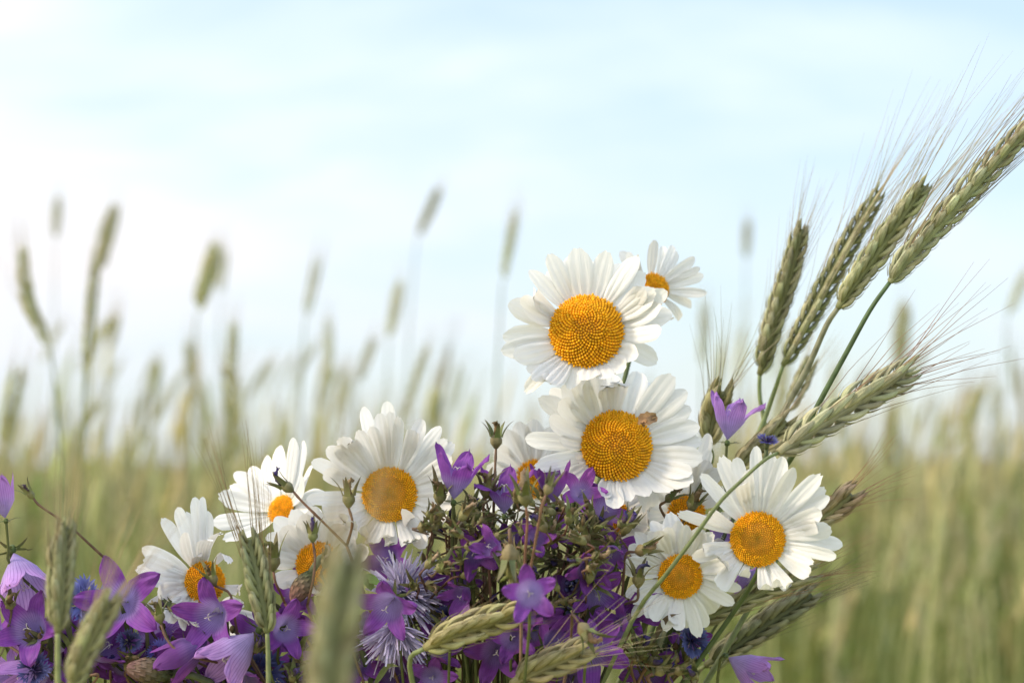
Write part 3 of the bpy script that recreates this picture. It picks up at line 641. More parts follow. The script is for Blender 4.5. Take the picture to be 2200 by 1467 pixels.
thread_flower('shaggy pale lilac flower of thread-like florets, above the lying rye ear', (862, 1278), 6, (.35, .55, .75), 92, 1, n=330)
thread_flower('ragged lilac thread flower hanging below the folded bell', (850, 1345), -2, (-.05, -.75, .65), 86, 2, n=230, col=(.57, .50, .72), spread=1.15)

def bud_cluster(label, c, dd, axis, lpx, wpx, n, seed):
    rnd = random.Random(seed + 1900); d = FOCUS + dd * MM; C = P(*c, d); ax = V(*axis); L = px(lpx, d); W = px(wpx, d)
    u = perp(ax); w = ax.cross(u); th = Thing('bud_spike', label, 'bud spike', C)
    st = MB(); tube(st, spline(to_ground(rnd, C + ax * L * .5, [C - ax * L * .5]), 18), .0006, 6, (.06, .07, .05)); 
    for k in range(n):
        t = (k + .5) / n; a = k * 2.4; rad = u * math.cos(a) + w * math.sin(a); q = C + ax * L * (t - .5) + rad * W * (.9 - .5 * t); s = W * .30 * (1.05 - .4 * t)
        mb = MB(); dv = (rad + ax * .35).normalized(); x = perp(dv); y = dv.cross(x)
        blob(mb, q, dv * s * 1.3, x * s, y * s, 8, 6, jit((.05, .05, .13), rnd, .3), jit((.13, .13, .26), rnd, .3)); th.part('bud', mb, M_THREAD)
        tube(st, [C + ax * L * (t - .55), q - dv * s], .00012, 4, (.05, .05, .08))
    th.part('stem', st, M_GREEN)
bud_cluster('upper spike of round navy buds beside the folded lobe bell', (1226, 1262), 0, (.3, .8, .5), 60, 20, 24, 1)
bud_cluster('middle spike of round navy buds behind a blurred stalk', (1235, 1300), 0, (.6, .5, .5), 60, 22, 26, 2)
bud_cluster('lower spike of nearly black buds between two violet bells', (1200, 1365), 4, (.2, .9, .3), 70, 22, 28, 3)

def scaly_bud(label, c, dd, axis, lpx, seed, tipc=(.34, .12, .16)):
    rnd = random.Random(seed + 2100); d = FOCUS + dd * MM; C = P(*c, d); ax = V(*axis); L = px(lpx, d); u = perp(ax); w = ax.cross(u)
    th = Thing('scaly_bud', label, 'flower bud', C)
    mb = MB(); prof = lambda t: math.sin(math.pi * min(1, (t * .93 + .05))) ** .75 * .26 * L
    blob(mb, C, ax * L * .48, u * L * .22, w * L * .22, 12, 8, (.08, .11, .04), (.20, .12, .10))
    body = th.part('bud_body', mb, M_GREEN); mb = MB()
    for row in range(8):
        for k in range(9):
            t = row / 8.5; a = 2 * math.pi * (k + .5 * (row % 2)) / 9; rad = u * math.cos(a) + w * math.sin(a)
            p0 = C + ax * L * (t - .5) + rad * prof(t); p1 = C + ax * L * (min(t + .26, 1) - .5) + rad * (prof(min(t + .26, .99)) + L * .012)
            cc = jit(mixc((.10, .14, .05), tipc, t * .7), rnd, .2)
            blade(mb, spline([p0, (p0 + p1) / 2 + rad * L * .015, p1], 5), lambda q: L * .075 * (1 - q ** 2) + .00003, rad, cc, mixc(cc, (.10, .05, .04), .6))
    th.part('scales', mb, M_GREEN, body)
    mb = MB(); s0 = C - ax * L * .48; tube(mb, spline(to_ground(rnd, s0, [s0 - ax * L * .8 + Vector((0, 0, -L * .1)), s0 - ax * L * 1.4 + Vector((0, 0, -L * .8))]), 20), .0012, 7, (.10, .12, .06)); th.part('stem', mb, M_GREEN)
scaly_bud('plump green scaly bud lying sideways on a thick stalk at the bottom edge', (320, 1440), -16, (-.95, .12, .25), 100, 1)
scaly_bud('hairy green bud with a reddish tip beside the near blurred rye ear', (648, 1262), -12, (-.45, -.75, .4), 78, 2, tipc=(.45, .14, .16))

# brown shrivelled scrap lying on the daisy
def scrap():
    rnd = random.Random(5); th = Thing('withered_scrap', 'shrivelled tan petal scrap clinging to the rim of a golden daisy dome', 'withered petal', P(1390, 906, .757))
    c = (.46, .30, .15)
    for q in ([(1372, 912), (1380, 900), (1394, 896), (1410, 892)], [(1376, 910), (1384, 914), (1392, 906), (1402, 902), (1410, 894)]):
        mb = MB(); pts = spline([P(a, b, .757 + rnd.uniform(-.002, .002)) for a, b in q], 9)
        blade(mb, pts, lambda t: px(8) * (.35 + math.sin(t * 3.0)) * rnd.uniform(.7, 1.2), V(.2, .4, .9), jit(c, rnd, .2), jit((.36, .22, .11), rnd, .2), cols=4, fold=.5)
        th.part('petal_piece', mb, M_DRY)
scrap()

def leaf(label, pts, wpx_, c, group=None, seed=0):
    rnd = random.Random(seed); w = px(wpx_)
    q = [P(a, b, FOCUS + z * MM) for a, b, z in pts]; th = Thing('leaf_blade', label, 'leaf', q[0], group)
    mb = MB(); blade(mb, spline(q, 14), lambda t: w * math.sin(min(1, t * 1.02 + .12) * math.pi) ** .8 + .00005, V(.1, .5, .8), jit(c, rnd, .15), jit(c, rnd, .2), cols=4, fold=.3); th.part('blade', mb, M_GREEN)
leaf('folded bright green leaf above the folded bell', [(800, 1265, -6), (790, 1245, -8), (806, 1248, -8), (832, 1275, -8)], 12, (.18, .28, .07), seed=1)
rl = random.Random(31)
for i in range(46):
    x = rl.uniform(-20, 1500); y = rl.uniform(1330, 1470) if not 880 < x < 1380 else rl.uniform(1150, 1470)
    a = rl.uniform(-2.6, -.5); l_ = rl.uniform(50, 120); z = rl.uniform(-10, 26)
    leaf('narrow dull green leaf lost among the stalks at the bottom of the bouquet', [(x, y + 20, z), (x + math.cos(a) * l_ * .5, y + math.sin(a) * l_ * .5, z - 3), (x + math.cos(a) * l_, y + math.sin(a) * l_ + 18, z - 8)], rl.uniform(4, 8), rl.choice(((.07, .09, .03), (.10, .12, .04), (.06, .06, .03), (.12, .09, .05))), 'small leaves among the stalks', 60 + i)
for i in range(44):
    x = rl.uniform(-10, 1480); rnd = random.Random(i + 3000)
    top = P(x, rl.uniform(1320, 1440) if not 880 < x < 1380 else rl.uniform(1180, 1400), FOCUS + rl.uniform(0, 34) * MM)
    th = Thing('bare_stalk', 'bare dark flower stalk in the shade between the lowest blossoms', 'flower stalk', top, 'bare stalks in the bouquet')
    mb = MB(); tube(mb, spline(to_ground(rnd, top, [top + Vector((rl.uniform(-.012, .012), 0, -.012))]), 16), lambda t: .0006 + .0002 * math.sin(t * 30), 6, jit((.075, .08, .03), rnd, .35)); th.part('stem', mb, M_GREEN)
    mb = MB(); blob(mb, top, Vector((0, 0, .0014)), Vector((.0011, 0, 0)), Vector((0, .0011, 0)), 6, 4, jit((.10, .075, .035), rnd, .3)); th.part('stub', mb, M_DRY)

# ------------------------------------------------------------------ rye
HUSK = (.42, .39, .21); HUSK_G = (.29, .32, .15); HUSK_D = (.20, .19, .10); AWN_C = (.42, .36, .24); AWN_R = (.30, .17, .09)
def lemma(mb, p, dv, u, w, L, W, c, c2, n=8, m=6):
    """one husk: a keeled pod that narrows to a point."""
    rows = []
    for i in range(m + 1):
        t = i / m; r = 1.78 * (t * .96 + .04) ** .55 * max(.004, 1 - t) ** .78
        ring = []
        bow = u * (W * .34 * math.sin(t * math.pi))
        for k in range(n):
            a = 2 * math.pi * k / n
            keel = 1 + .30 * max(0, math.cos(a)) ** 4 + (.075 * math.cos(a * 7) if n > 8 else 0)
            ring.append(mb.vert(p + dv * (L * t) + bow + u * (math.cos(a) * W * .34 * r * keel) + w * (math.sin(a) * W * .54 * r * (keel if n > 8 else 1)), (k / n, t), mixc(c, c2, t)))
        rows.append(ring)
    for i in range(m):
        for k in range(n): mb.quad(rows[i][k], rows[i][(k + 1) % n], rows[i + 1][(k + 1) % n], rows[i + 1][k])
    mb.f.append(tuple(rows[-1])); mb.f.append(tuple(reversed(rows[0])))
    return p + dv * L
def ear_geo(curve, B0, nodes, W, rnd, husk, huskt, awn_len, awn_sp, spike_cb, awn_mb, awn_c, awn_r=.00010, lo=False, gape=.21):
    """curve: points along the ear, foot to tip. Calls spike_cb(mb) once for each spikelet."""
    m = len(curve); L = sum((curve[i + 1] - curve[i]).length for i in range(m - 1)); step = L / nodes
    B = None
    for i in range(nodes):
        t = (i + .4) / nodes; f = t * (m - 1); k = min(int(f), m - 2)
        p = curve[k].lerp(curve[k + 1], f - k); Tn = (curve[min(k + 2, m - 1)] - curve[max(k - 1, 0)]).normalized()
        b = B0 - Tn * B0.dot(Tn); b.normalize(); fc = Tn.cross(b)
        side = 1 if i % 2 else -1
        W_ = W; sc = (.50 + .50 * math.sin(math.pi * min(1, .12 + t * .92)) ** .6)
        sl = max(W * 1.05, min(step * 4.4, W * 1.45)) * sc; sw = W * .36 * sc
        mb = MB()
        for fs in (-1, 1):
            an = gape * rnd.uniform(.6, 1.35); sl_ = sl; sl = sl_ * rnd.uniform(.86, 1.12); g2 = .12 * fs * rnd.uniform(.8, 1.2)
            dv = (Tn + b * side * math.tan(an) * .9 + fc * g2).normalized()
            outd = (b * side * .85 + fc * fs * .75).normalized(); outd = (outd - dv * outd.dot(dv)).normalized(); ww = dv.cross(outd)
            q = p + b * side * W * .09 * sc + fc * fs * W * .08 * sc
            c0 = jit(mixc(mixc(husk, (.14, .15, .05), .25), huskt, rnd.random() * .3), rnd, .2); c1 = jit(mixc(huskt, (.50, .46, .30), rnd.random() * .6), rnd, .18)  # husk foot darkened in its colour, painted shade for the gaps between husks
            e = lemma(mb, q, dv, outd, ww, sl, sw, c0, c1, *((5, 4) if lo else (21, 9)))
            if awn_len and (t > .12 or rnd.random() < .5):
                al = awn_len * rnd.uniform(.65, 1.15) * (1 - .25 * t); ad = (Tn + b * side * awn_sp * rnd.uniform(.3, 1.2) + fc * fs * awn_sp * rnd.uniform(0, 1)).normalized()
                sag = Vector((rnd.uniform(-1, 1), rnd.uniform(-1, 1), rnd.uniform(-1, .3))) * al * .05
                st = e - dv * sl * .06
                tube(awn_mb, spline([st, st + dv * al * .1, st + (dv * .3 + ad * .7) * al * .45 , st + ad * al + sag], 4 if lo else 10), lambda x: awn_r * (1.25 - x), 3 if lo else 5, jit(awn_c, rnd, .25), cap=False)
            # a thin glume hugging the outside
            if not lo:
                g0 = q + outd * sw * .25; blade(mb, spline([g0, g0 + dv * sl * .35 + outd * sw * .55, g0 + dv * sl * .74 + outd * sw * .5], 6), lambda x: sw * .24 * (1 - x ** 1.5) + .00003, outd, jit(mixc(c0, (.48, .45, .28), .5), rnd, .1), c1)
            sl = sl_
        spike_cb(mb)
def rye(label, stem_pts, ear_pts, W, nodes, seed, husk=HUSK_G, huskt=HUSK, awn_len=.035, awn_sp=.22, roll=0.0, awn_c=AWN_C, ground=True, stem_r=.0009, lo=False, group=None, stem_c=(.16, .19, .08), awn_r=.00010, gape=.21):
    """stem_pts / ear_pts: (px, py, depth m). stem_pts run down from the ear's foot."""
    rnd = random.Random(seed + 4000)
    ec = spline([P(*q) for q in ear_pts], 24 if not lo else 10); foot = ec[0]
    th = Thing('rye_stalk', label, 'rye', foot, group)
    T0 = (ec[-1] - ec[0]).normalized(); B0 = T0.cross(FWD).normalized(); F0 = T0.cross(B0)
    B0 = B0 * math.cos(roll) + F0 * math.sin(roll)
    mb = MB(); tube(mb, ec, lambda t: .0008 + W * .13 * math.sin(math.pi * min(1, t + .02)) ** .5, 7, mixc(husk, (.1, .1, .04), .4)); ear = None
    aw = MB()
    if lo:
        acc = MB()
        def cb(m2):
            o = len(acc.v); acc.v += m2.v; acc.uv += m2.uv; acc.c += m2.c; acc.f += [tuple(i + o for i in f) for f in m2.f]
        ear_geo(ec, B0, nodes, W, rnd, husk, huskt, awn_len, awn_sp, cb, aw, awn_c, lo=True, awn_r=awn_r, gape=gape)
        ear = th.part('ear', acc, M_GRAIN)
    else:
        ear = th.part('ear', mb, M_GRAIN)
        ear_geo(ec, B0, nodes, W, rnd, husk, huskt, awn_len, awn_sp, lambda m2: th.part('spikelet', m2, M_GRAIN, ear), aw, awn_c, awn_r=awn_r, gape=gape)
    if aw.v: th.part('awns', aw, M_AWN)
    sp = [P(*q) for q in stem_pts]
    if ground == 'bind': sp = to_ground(rnd, foot, sp)
    elif ground: sp = [foot, *sp, Vector((sp[-1].x + rnd.uniform(-.03, .03), sp[-1].y + rnd.uniform(-.02, .02), 0))] if sp else [foot, foot - T0 * .06 + Vector((0, 0, -.05)), Vector((foot.x - T0.x * .16 + rnd.uniform(-.03, .03), foot.y + rnd.uniform(-.03, .03), 0))]
    else: sp = [foot, *sp]
    mb = MB(); tube(mb, spline(sp, 40 if not lo else 16), lambda t: stem_r * (.8 + .3 * min(1, t * 3)), 8 if not lo else 5, stem_c, mixc(stem_c, (.12, .14, .05), .6)); th.part('stem', mb, M_GREEN)
    return th
F = FOCUS
# in the bouquet
rye('sharp plump rye ear leaning out of the frame on a bent dark green stem', [(1870, 665, F), (1820, 755, F + .003), (1760, 865, F + .006), (1705, 975, F + .012), (1620, 1110, F + .05)], [(1912, 606, F), (1948, 558, F - .002), (2040, 455, F - .006), (2150, 335, F - .01), (2225, 260, F - .014)], 0.0090, 32, 1, husk=(0.476, 0.514, 0.309), huskt=(0.581, 0.584, 0.386), awn_len=.060, awn_sp=.12, awn_c=(.30, .24, .14), roll=.5, ground='bind', awn_r=.00015, stem_r=.00085, stem_c=(.075, .12, .05))
rye('fat rye ear bent low over the wide open daisy, its stem looping across two daisies', [(1640, 990, F - .040), (1590, 1035, F - .041), (1545, 1080, F - .041), (1490, 1155, F - .040), (1430, 1235, F - .038), (1365, 1320, F - .03)], [(1672, 972, F - .038), (1740, 925, F - .030), (1830, 868, F - .020), (1890, 833, F - .015), (1948, 795, F - .010)], 0.0103, 17, 2, husk=(0.556, 0.500, 0.293), huskt=(0.529, 0.500, 0.309), awn_len=.054, awn_sp=.26, awn_c=AWN_R, roll=.45, ground='bind', awn_r=.00014, stem_r=.00062, stem_c=(.14, .17, .07))
rye('slightly soft rye ear second from the leaning plump one, on a grey stem', [(1775, 700, F + .045), (1735, 790, F + .05), (1680, 890, F + .055), (1640, 950, F + .06)], [(1800, 662, F + .042), (1850, 590, F + .04), (1920, 490, F + .038), (1985, 398, F + .036)], 0.0097, 22, 3, husk=(0.396, 0.417, 0.186), huskt=(0.502, 0.500, 0.293), awn_len=.064, awn_sp=.18, roll=.2, ground='bind', stem_r=.0011, stem_c=(.20, .20, .13))
rye('long greenish rye ear leaning third in the fan, frayed at one side', [(1660, 850, F + .09), (1630, 930, F + .09)], [(1682, 785, F + .085), (1745, 670, F + .082), (1820, 530, F + .08), (1890, 412, F + .078)], 0.0087, 30, 4, husk=(0.291, 0.334, 0.139), huskt=(0.423, 0.389, 0.232), awn_len=.055, awn_sp=.2, roll=.9, ground='bind', stem_c=(.16, .20, .08))
rye('steep rye ear with a shaded edge, fourth and most upright of the fan', [(1632, 850, F + .10), (1640, 950, F + .10)], [(1632, 805, F + .098), (1660, 700, F + .096), (1695, 590, F + .094), (1722, 492, F + .092)], 0.0090, 24, 5, husk=(0.317, 0.319, 0.139), huskt=(0.449, 0.430, 0.248), awn_len=.03, awn_sp=.16, roll=.3, ground='bind', stem_c=(.18, .22, .10))
rye('short blurred rye ear behind the fan, above the bent one', [(1670, 930, F + .16)], [(1692, 885, F + .16), (1715, 835, F + .16), (1738, 785, F + .16)], 0.0087, 12, 6, husk=(0.317, 0.319, 0.155), huskt=(0.423, 0.403, 0.232), awn_len=.02, ground='bind', lo=True)
rye('soft olive rye ear with long silver awns behind the single upright bell', [(1530, 985, F + .07)], [(1522, 955, F + .065), (1532, 900, F + .065), (1552, 842, F + .06)], 0.0110, 14, 7, husk=(0.291, 0.278, 0.109), huskt=(0.396, 0.361, 0.170), awn_len=.042, awn_sp=.30, awn_c=(.42, .38, .28), ground='bind')
rye('ruffled rye ear lying low behind the withered navy flower', [(1560, 1040, F + .06)], [(1575, 1010, F + .05), (1630, 965, F + .05), (1690, 905, F + .05)], 0.0106, 13, 8, husk=(0.317, 0.306, 0.123), huskt=(0.396, 0.334, 0.186), awn_len=.02, awn_sp=.3, ground='bind')
rye('stubby reddish awned rye ear poking out past the wide open daisy', [(1700, 1150, F + .04)], [(1745, 1122, F + .028), (1785, 1098, F + .028), (1830, 1062, F + .026)], 0.0101, 9, 9, husk=(0.317, 0.291, 0.123), huskt=(0.423, 0.278, 0.186), awn_len=.026, awn_sp=.32, awn_c=AWN_R, ground='bind')
rye('loose awned rye ear lying under the wide open daisy', [(1450, 1365, F + .02)], [(1500, 1335, F + .012), (1580, 1298, F + .012), (1680, 1252, F + .012), (1735, 1232, F + .012)], 0.0081, 16, 10, husk=(0.344, 0.347, 0.170), huskt=(0.449, 0.417, 0.232), awn_len=.030, awn_sp=.22, awn_c=AWN_R, ground='bind')
rye('dark drooping rye ear lowest on the open field side, above the drooping bell', [(1480, 1460, F + .05)], [(1515, 1430, F + .045), (1590, 1380, F + .045), (1670, 1325, F + .045), (1745, 1278, F + .045)], 0.0106, 19, 11, husk=(0.171, 0.180, 0.085), huskt=(0.237, 0.236, 0.139), awn_len=.026, awn_sp=.22, awn_c=(.16, .13, .08), ground='bind')
rye('golden rye ear lying across the tangle under the star sepals', [(880, 1420, F - .045)], [(912, 1392, F - .05), (965, 1365, F - .052), (1030, 1342, F - .052), (1105, 1318, F - .054)], 0.0106, 13, 12, husk=(0.436, 0.375, 0.155), huskt=(0.502, 0.430, 0.200), awn_len=.014, awn_sp=.25, roll=.4, awn_c=(.22, .16, .08), ground='bind')
rye('split rye ear with pale crossing awns over the star bell, at the bottom edge', [(1070, 1500, F - .04)], [(1098, 1470, F - .045), (1150, 1440, F - .047), (1200, 1418, F - .047), (1250, 1398, F - .048)], 0.0106, 11, 13, husk=(0.436, 0.361, 0.186), huskt=(0.449, 0.361, 0.170), awn_len=.034, awn_sp=.30, roll=.3, awn_c=(.42, .32, .19), ground='bind')
# in front of the bouquet
rye('in-focus green rye ear standing upright before the sideways daisy', [(576, 1400, F - .03), (577, 1480, F - .03)], [(574, 1358, F - .03), (566, 1300, F - .03), (550, 1225, F - .03), (535, 1158, F - .03)], 0.0094, 18, 14, husk=(.27, .29, .14), huskt=(.30, .30, .16), awn_len=.043, awn_sp=.15, roll=.12, awn_c=(.26, .18, .09), stem_c=(.20, .22, .10))
rye('pale upright rye ear in front of the corner bells', [(124, 1400, F - .12), (124, 1490, F - .12)], [(124, 1358, F - .12), (127, 1290, F - .12), (132, 1210, F - .12), (140, 1130, F - .12)], 0.0083, 20, 15, husk=(.36, .35, .18), huskt=(.36, .33, .18), awn_len=.028, awn_sp=.12, roll=.7, awn_c=(.36, .30, .16), stem_c=(.26, .28, .12))
rye('leaning yellowish rye ear in front of the open facing bell', [(130, 1520, F - .15)], [(150, 1480, F - .15), (175, 1415, F - .15), (205, 1350, F - .15), (235, 1290, F - .15)], 0.0085, 15, 16, husk=(.38, .35, .17), huskt=(.40, .36, .18), awn_len=.042, awn_sp=.16, roll=.4, awn_c=(.40, .30, .16), stem_c=(.26, .28, .12))
rye('broad blurred rye ear nearest the viewer, rising from the bottom edge', [(690, 1620, F - .33), (685, 1700, F - .33)], [(692, 1560, F - .33), (706, 1460, F - .33), (725, 1330, F - .33), (745, 1205, F - .33)], 0.0099, 22, 17, husk=(.34, .34, .18), huskt=(.38, .35, .19), awn_len=.034, awn_sp=.12, roll=.3, awn_c=(.36, .29, .15), stem_c=(.24, .26, .12))

# standing in the field behind, each one to be picked out against the sky or haze of stalks
PINS = [
    ('curved blurred rye ear leaning outward, low in the row of ears at the left edge', 50, 540, 107, 745, .16),
    ('tiny faint rye ear highest at the left edge of the sky', 125, 428, 118, 512, 0),
    ('blurred rye ear forming the upper half of a crooked pair', 246, 450, 206, 590, 0),
    ('blurred upright rye ear forming the lower half of a crooked pair', 204, 575, 184, 788, 0),
    ('thick blurred rye ear beside a thinner twin above the upright white fan', 462, 532, 424, 668, 0),
    ('thin faint rye ear behind the thick one above the upright white fan', 480, 545, 472, 630, 0),
    ('upright blurred rye ear directly above the sliver disc daisy', 502, 702, 494, 842, 0),
    ('dark slim rye ear leaning, standing over the gap between two daisies', 682, 565, 655, 686, 0),
    ('straight dark rye ear just above the fanned petal daisy', 705, 690, 707, 830, 0),
    ('grey rye ear under the tall leaning one in the middle of the sky', 858, 612, 836, 728, 0),
    ('leaning rye ear tallest in the middle of the sky', 942, 410, 897, 508, 0),
    ('sharpest distant rye ear, alone beside the topmost daisy', 1107, 458, 1080, 602, 0),
    ('small leaning rye ear low beside the grey one', 802, 732, 768, 824, 0),
    ('faint grey rye ear floating alone between the top daisies and the fan', 1606, 476, 1602, 556, 0),
    ('very faint rye ear beside the crooked pair', 252, 682, 236, 752, 0),
    ('rye ear cut by the frame on the open sky side under the leaning plump ear', 2204, 585, 2165, 678, 0),
    ('broad blurred rye ear rising at the left edge above the field', 38, 800, 4, 965, 0),
    ('blunt rye ear rising over the field between the fanned daisy and the tall capsule', 936, 852, 924, 932, 0),
    ('blurred rye ear behind the awns of the bent fat ear', 1942, 660, 1930, 790, 0),
    ('dark blurred rye ear standing under the bent fat ear', 1916, 880, 1904, 1005, 0),
    ('small dark rye ear on the skyline beside the bent fat ear', 2032, 900, 2036, 982, 0),
    ('small rye ear hanging in a clump on the skyline far from the bouquet', 2098, 840, 2086, 912, 0),
    ('small upright rye ear second in the skyline clump far from the bouquet', 2142, 838, 2130, 905, 0),
    ('slim rye ear standing behind the topmost daisies over the upright bell', 1514, 655, 1508, 795, 0),
    ('pale rye ear under the thick one above the white fan', 404, 740, 410, 812, 0),
    ('pale yellow rye ear low between the crooked pair and the white fan', 340, 782, 328, 860, 0),
    ('bluish rye ear in the field below the skyline, beyond the wide open daisy', 1948, 1130, 1906, 1285, 0),
]
WID = {0: 44, 1: 24, 2: 44, 3: 40, 4: 46, 5: 30, 6: 34, 7: 28, 8: 24, 9: 26, 10: 26, 11: 24, 12: 26, 14: 24, 16: 56, 17: 50, 18: 44, 19: 50, 20: 36, 21: 34, 22: 30, 25: 30, 26: 46}
for i, (lb, tx, ty, bx_, by_, bow) in enumerate(PINS):
    ln = math.hypot(tx - bx_, ty - by_); rnd = random.Random(i + 60)
    el = rnd.uniform(.065, .085); dp = min(max(el * FPX / ln, 1.5), 4.4)
    mx_, my_ = (tx + bx_) / 2 - bow * (by_ - ty) * .5, (ty + by_) / 2 + bow * 40
    lean = (tx - bx_) * .5
    rye(lb, [(bx_ - lean * .5, by_ + 110, dp), (bx_ - lean, by_ + 330, dp)], [(bx_, by_, dp), (mx_, my_, dp), (tx, ty, dp)], px(WID.get(i, 24), dp) * .92, 15, 100 + i, husk=jit((.40, .42, .17), rnd, .12), huskt=jit((.50, .47, .24), rnd, .12), awn_len=.045, awn_sp=.14, lo=True, roll=rnd.uniform(0, 3), stem_r=.0011, awn_r=.00016)

# ------------------------------------------------------------------ the field: individual stalks nearby, then the mass
def stalk_template(seed, H, lean, earL, W):
    rnd = random.Random(seed + 7000)
    th = Thing('rye_stalk', 'blurred rye stalk standing in the dense field behind the bouquet', 'rye', (0, 0, 0), 'rye stalks in the field behind')
    top = Vector((lean * .35, 0, H)); tip = top + Vector((lean * earL * 1.7, rnd.uniform(-.02, .02), earL * (1 - abs(lean) * 1.2)))
    mb = MB(); tube(mb, spline([Vector((0, 0, 0)), Vector((0, 0, H * .5)), top], 8), .0013, 5, (.24, .26, .085), (.34, .34, .14)); th.part('stem', mb, M_GREEN)
    acc, aw = MB(), MB()
    def cb(m2):
        o = len(acc.v); acc.v += m2.v; acc.uv += m2.uv; acc.c += m2.c; acc.f += [tuple(i + o for i in f) for f in m2.f]
    ear_geo(spline([top, top.lerp(tip, .5) + Vector((0, 0, .004)), tip], 8), Vector((.7, .7, 0)).normalized(), 13, W, rnd, (.42, .42, .19), (.50, .47, .25), .04, .14, cb, aw, AWN_C, lo=True, awn_r=.00018)
    th.part('ear', acc, M_GRAIN); th.part('awns', aw, M_AWN)
    mb = MB()
    for k in range(2):
        z0 = H * rnd.uniform(.25, .5); a = rnd.uniform(0, 6.28); dv = Vector((math.cos(a), math.sin(a), 0)); l_ = rnd.uniform(.12, .2); p0 = Vector((0, 0, z0))
        blade(mb, spline([p0, p0 + dv * l_ * .3 + Vector((0, 0, l_ * .6)), p0 + dv * l_ * .75 + Vector((0, 0, l_ * .55))], 8), lambda t: .005 * (1 - t) ** .6 + .0002, dv, (.23, .26, .075), (.32, .31, .12))
    th.part('leaves', mb, M_GREEN)
    return th
TEMPL = [stalk_template(k, H, ln, el, w) for k, (H, ln, el, w) in enumerate([(1.05, .08, .085, .0115), (1.12, .16, .09, .0110), (.98, -.06, .08, .0120), (1.16, .24, .085, .0112), (1.02, .02, .095, .0110)])]
rf = random.Random(12); first = set()
NEAR = 250
for i in range(NEAR):
    y = 2.0 + 4.2 * rf.random() ** .8
    half = y * IMW / FPX * .5 * 1.12
    x = rf.uniform(-half, half); k = rf.randrange(5); t = TEMPL[k].e
    if k in first:
        r = t.copy(); COL.objects.link(r)
        for ch in t.children:
            c = ch.copy(); COL.objects.link(c); c.parent = r
    else: r = t; first.add(k)
    s = rf.uniform(.88, 1.19)
    r.location = (x, y, 0); r.rotation_euler = (rf.uniform(-.05, .05), rf.uniform(-.05, .06), rf.uniform(-.6, .6)); r.scale = (1, 1, s)

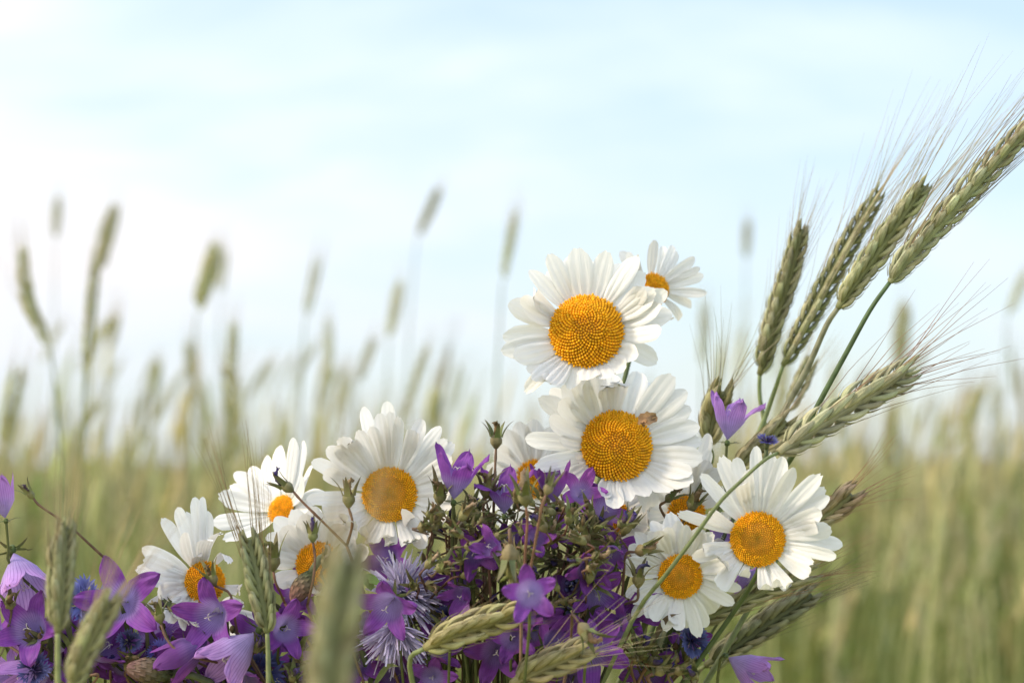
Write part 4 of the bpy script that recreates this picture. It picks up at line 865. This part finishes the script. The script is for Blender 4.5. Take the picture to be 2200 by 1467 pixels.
def field_mass():
    """far rye too many to count: stems, ears, awns and leaves in one mesh."""
    rng = np.random.default_rng(5)
    v, f, c = [], [], []
    def strip(pts, w, col, axis):
        o = len(v)
        for i, (p, ww) in enumerate(zip(pts, w)):
            p = np.array(p, float); a = np.array(axis, float)
            v.append(p - a * ww); v.append(p + a * ww); c.append(col); c.append(col)
            if i: f.append((o + 2 * i - 2, o + 2 * i - 1, o + 2 * i + 1, o + 2 * i))
    for ax in ((1, 0, 0), (0, 1, 0)): strip([(0, 0, 0), (0, 0, .55), (.012, 0, 1.05)], [.0018, .0018, .0014], (.24, .255, .085), ax)
    # ear, six sided
    o = len(v); zz = [1.04, 1.06, 1.09, 1.12, 1.14]; rr = [.001, .0062, .0068, .0055, .001]
    for z, r in zip(zz, rr):
        for k in range(6):
            a = k * math.pi / 3; v.append(np.array((.012 + (z - 1.04) * .18 + r * math.cos(a), r * .8 * math.sin(a), z))); c.append((.54, .51, .26))
    for i in range(4):
        for k in range(6): f.append((o + i * 6 + k, o + i * 6 + (k + 1) % 6, o + i * 6 + 6 + (k + 1) % 6, o + i * 6 + 6 + k))
    for k in range(6):
        a = k * 1.05; strip([(.02, 0, 1.09), (.04 + .014 * math.cos(a), .014 * math.sin(a), 1.185)], [.0005, .0002], (.36, .28, .16), (1, 0, 0))
    for (z0, a, l_) in ((.62, .5, .2), (.78, 3.4, .17), (.45, 2.0, .22), (.86, 5.1, .12)):
        d = np.array((math.cos(a), math.sin(a), 0)); side = np.array((-math.sin(a), math.cos(a), 0))
        strip([(0, 0, z0), d * l_ * .3 + (0, 0, z0 + l_ * .55), d * l_ * .7 + (0, 0, z0 + l_ * .6), d * l_ + (0, 0, z0 + l_ * .4)], [.004, .0065, .005, .0006], (.185, .228, .060), side)
    V0 = np.array(v); C0 = np.array(c); nv = len(V0)
    pos = []
    for (n, y0, y1) in ((5200, 3.8, 11), (8600, 11, 28), (7600, 28, 85)):
        y = np.sqrt(rng.uniform(y0 ** 2, y1 ** 2, n)); x = rng.uniform(-1, 1, n) * (y * IMW / FPX * .5 * 1.75 + 1.4)
        pos.append(np.stack([x, y], 1))
    pos = np.concatenate(pos); N = len(pos)
    far = np.clip((pos[:, 1] - 8) / 40, 0, 1)
    a = rng.uniform(-.9, .9, N) + np.where(rng.random(N) < .15, 3.1, 0); sx = 1 + far * 1.5; sz = np.where(pos[:, 1] < 11, rng.normal(.98, .13, N), rng.normal(.98, .06, N)); sz = np.minimum(sz, 1.30 - .14 * np.clip((pos[:, 1] - 6) / 20, 0, 1))
    ca, sa = np.cos(a), np.sin(a)
    X = (V0[None, :, 0] * ca[:, None] - V0[None, :, 1] * sa[:, None]) * sx[:, None] + pos[:, 0, None] + V0[None, :, 2] ** 2 * rng.normal(.02, .05, N)[:, None]
    Y = (V0[None, :, 0] * sa[:, None] + V0[None, :, 1] * ca[:, None]) * sx[:, None] + pos[:, 1, None]
    Z = V0[None, :, 2] * sz[:, None]
    co = np.stack([X, Y, Z], 2).reshape(-1, 3)
    tint = rng.uniform(.62, 1.32, (N, 1, 1)) * np.stack([rng.uniform(.85, 1.15, N), np.ones(N), rng.uniform(.85, 1.1, N)], 1)[:, None, :]
    cc = np.ones((N * nv, 4), np.float32); cc[:, :3] = (C0[None] * tint).reshape(-1, 3)
    fa = np.array(f); F_ = (fa[None] + (np.arange(N) * nv)[:, None, None]).reshape(-1, 4)
    me = bpy.data.meshes.new('rye_field'); me.vertices.add(len(co)); me.vertices.foreach_set('co', co.astype(np.float32).ravel())
    me.loops.add(F_.size); me.loops.foreach_set('vertex_index', F_.astype(np.int32).ravel())
    me.polygons.add(len(F_)); me.polygons.foreach_set('loop_start', (np.arange(len(F_)) * 4).astype(np.int32))
    me.update(calc_edges=True); me.validate()
    at = me.color_attributes.new('col', 'FLOAT_COLOR', 'POINT'); at.data.foreach_set('color', cc.ravel())
    me.materials.append(M_FIELD)
    o = bpy.data.objects.new('rye_field', me); COL.objects.link(o); o['kind'] = 'stuff'
    o['label'] = 'ripening rye field stretching away in a soft blur to the skyline'; o['category'] = 'crop'
field_mass()

def ground():
    me = bpy.data.meshes.new('ground'); S = 1500.0
    me.from_pydata([(-S, -S, 0), (S, -S, 0), (S, S, 0), (-S, S, 0)], [], [(0, 1, 2, 3)])
    m = bpy.data.materials.new('field_soil'); m.use_nodes = True; nt = m.node_tree; p = nt.nodes['Principled BSDF']; p.inputs['Roughness'].default_value = .9
    t = nt.nodes.new('ShaderNodeTexCoord'); n = nt.nodes.new('ShaderNodeTexNoise'); n.inputs['Scale'].default_value = .9; n.inputs['Detail'].default_value = 8
    r = nt.nodes.new('ShaderNodeValToRGB'); r.color_ramp.elements[0].color = (.24, .24, .075, 1); r.color_ramp.elements[1].color = (.33, .32, .12, 1)
    nt.links.new(t.outputs['Object'], n.inputs['Vector']); nt.links.new(n.outputs['Fac'], r.inputs['Fac']); nt.links.new(r.outputs['Color'], p.inputs['Base Color'])
    me.materials.append(m); o = bpy.data.objects.new('ground', me); COL.objects.link(o); o['kind'] = 'structure'; o['label'] = 'flat soil and low growth under the rye field'
ground()
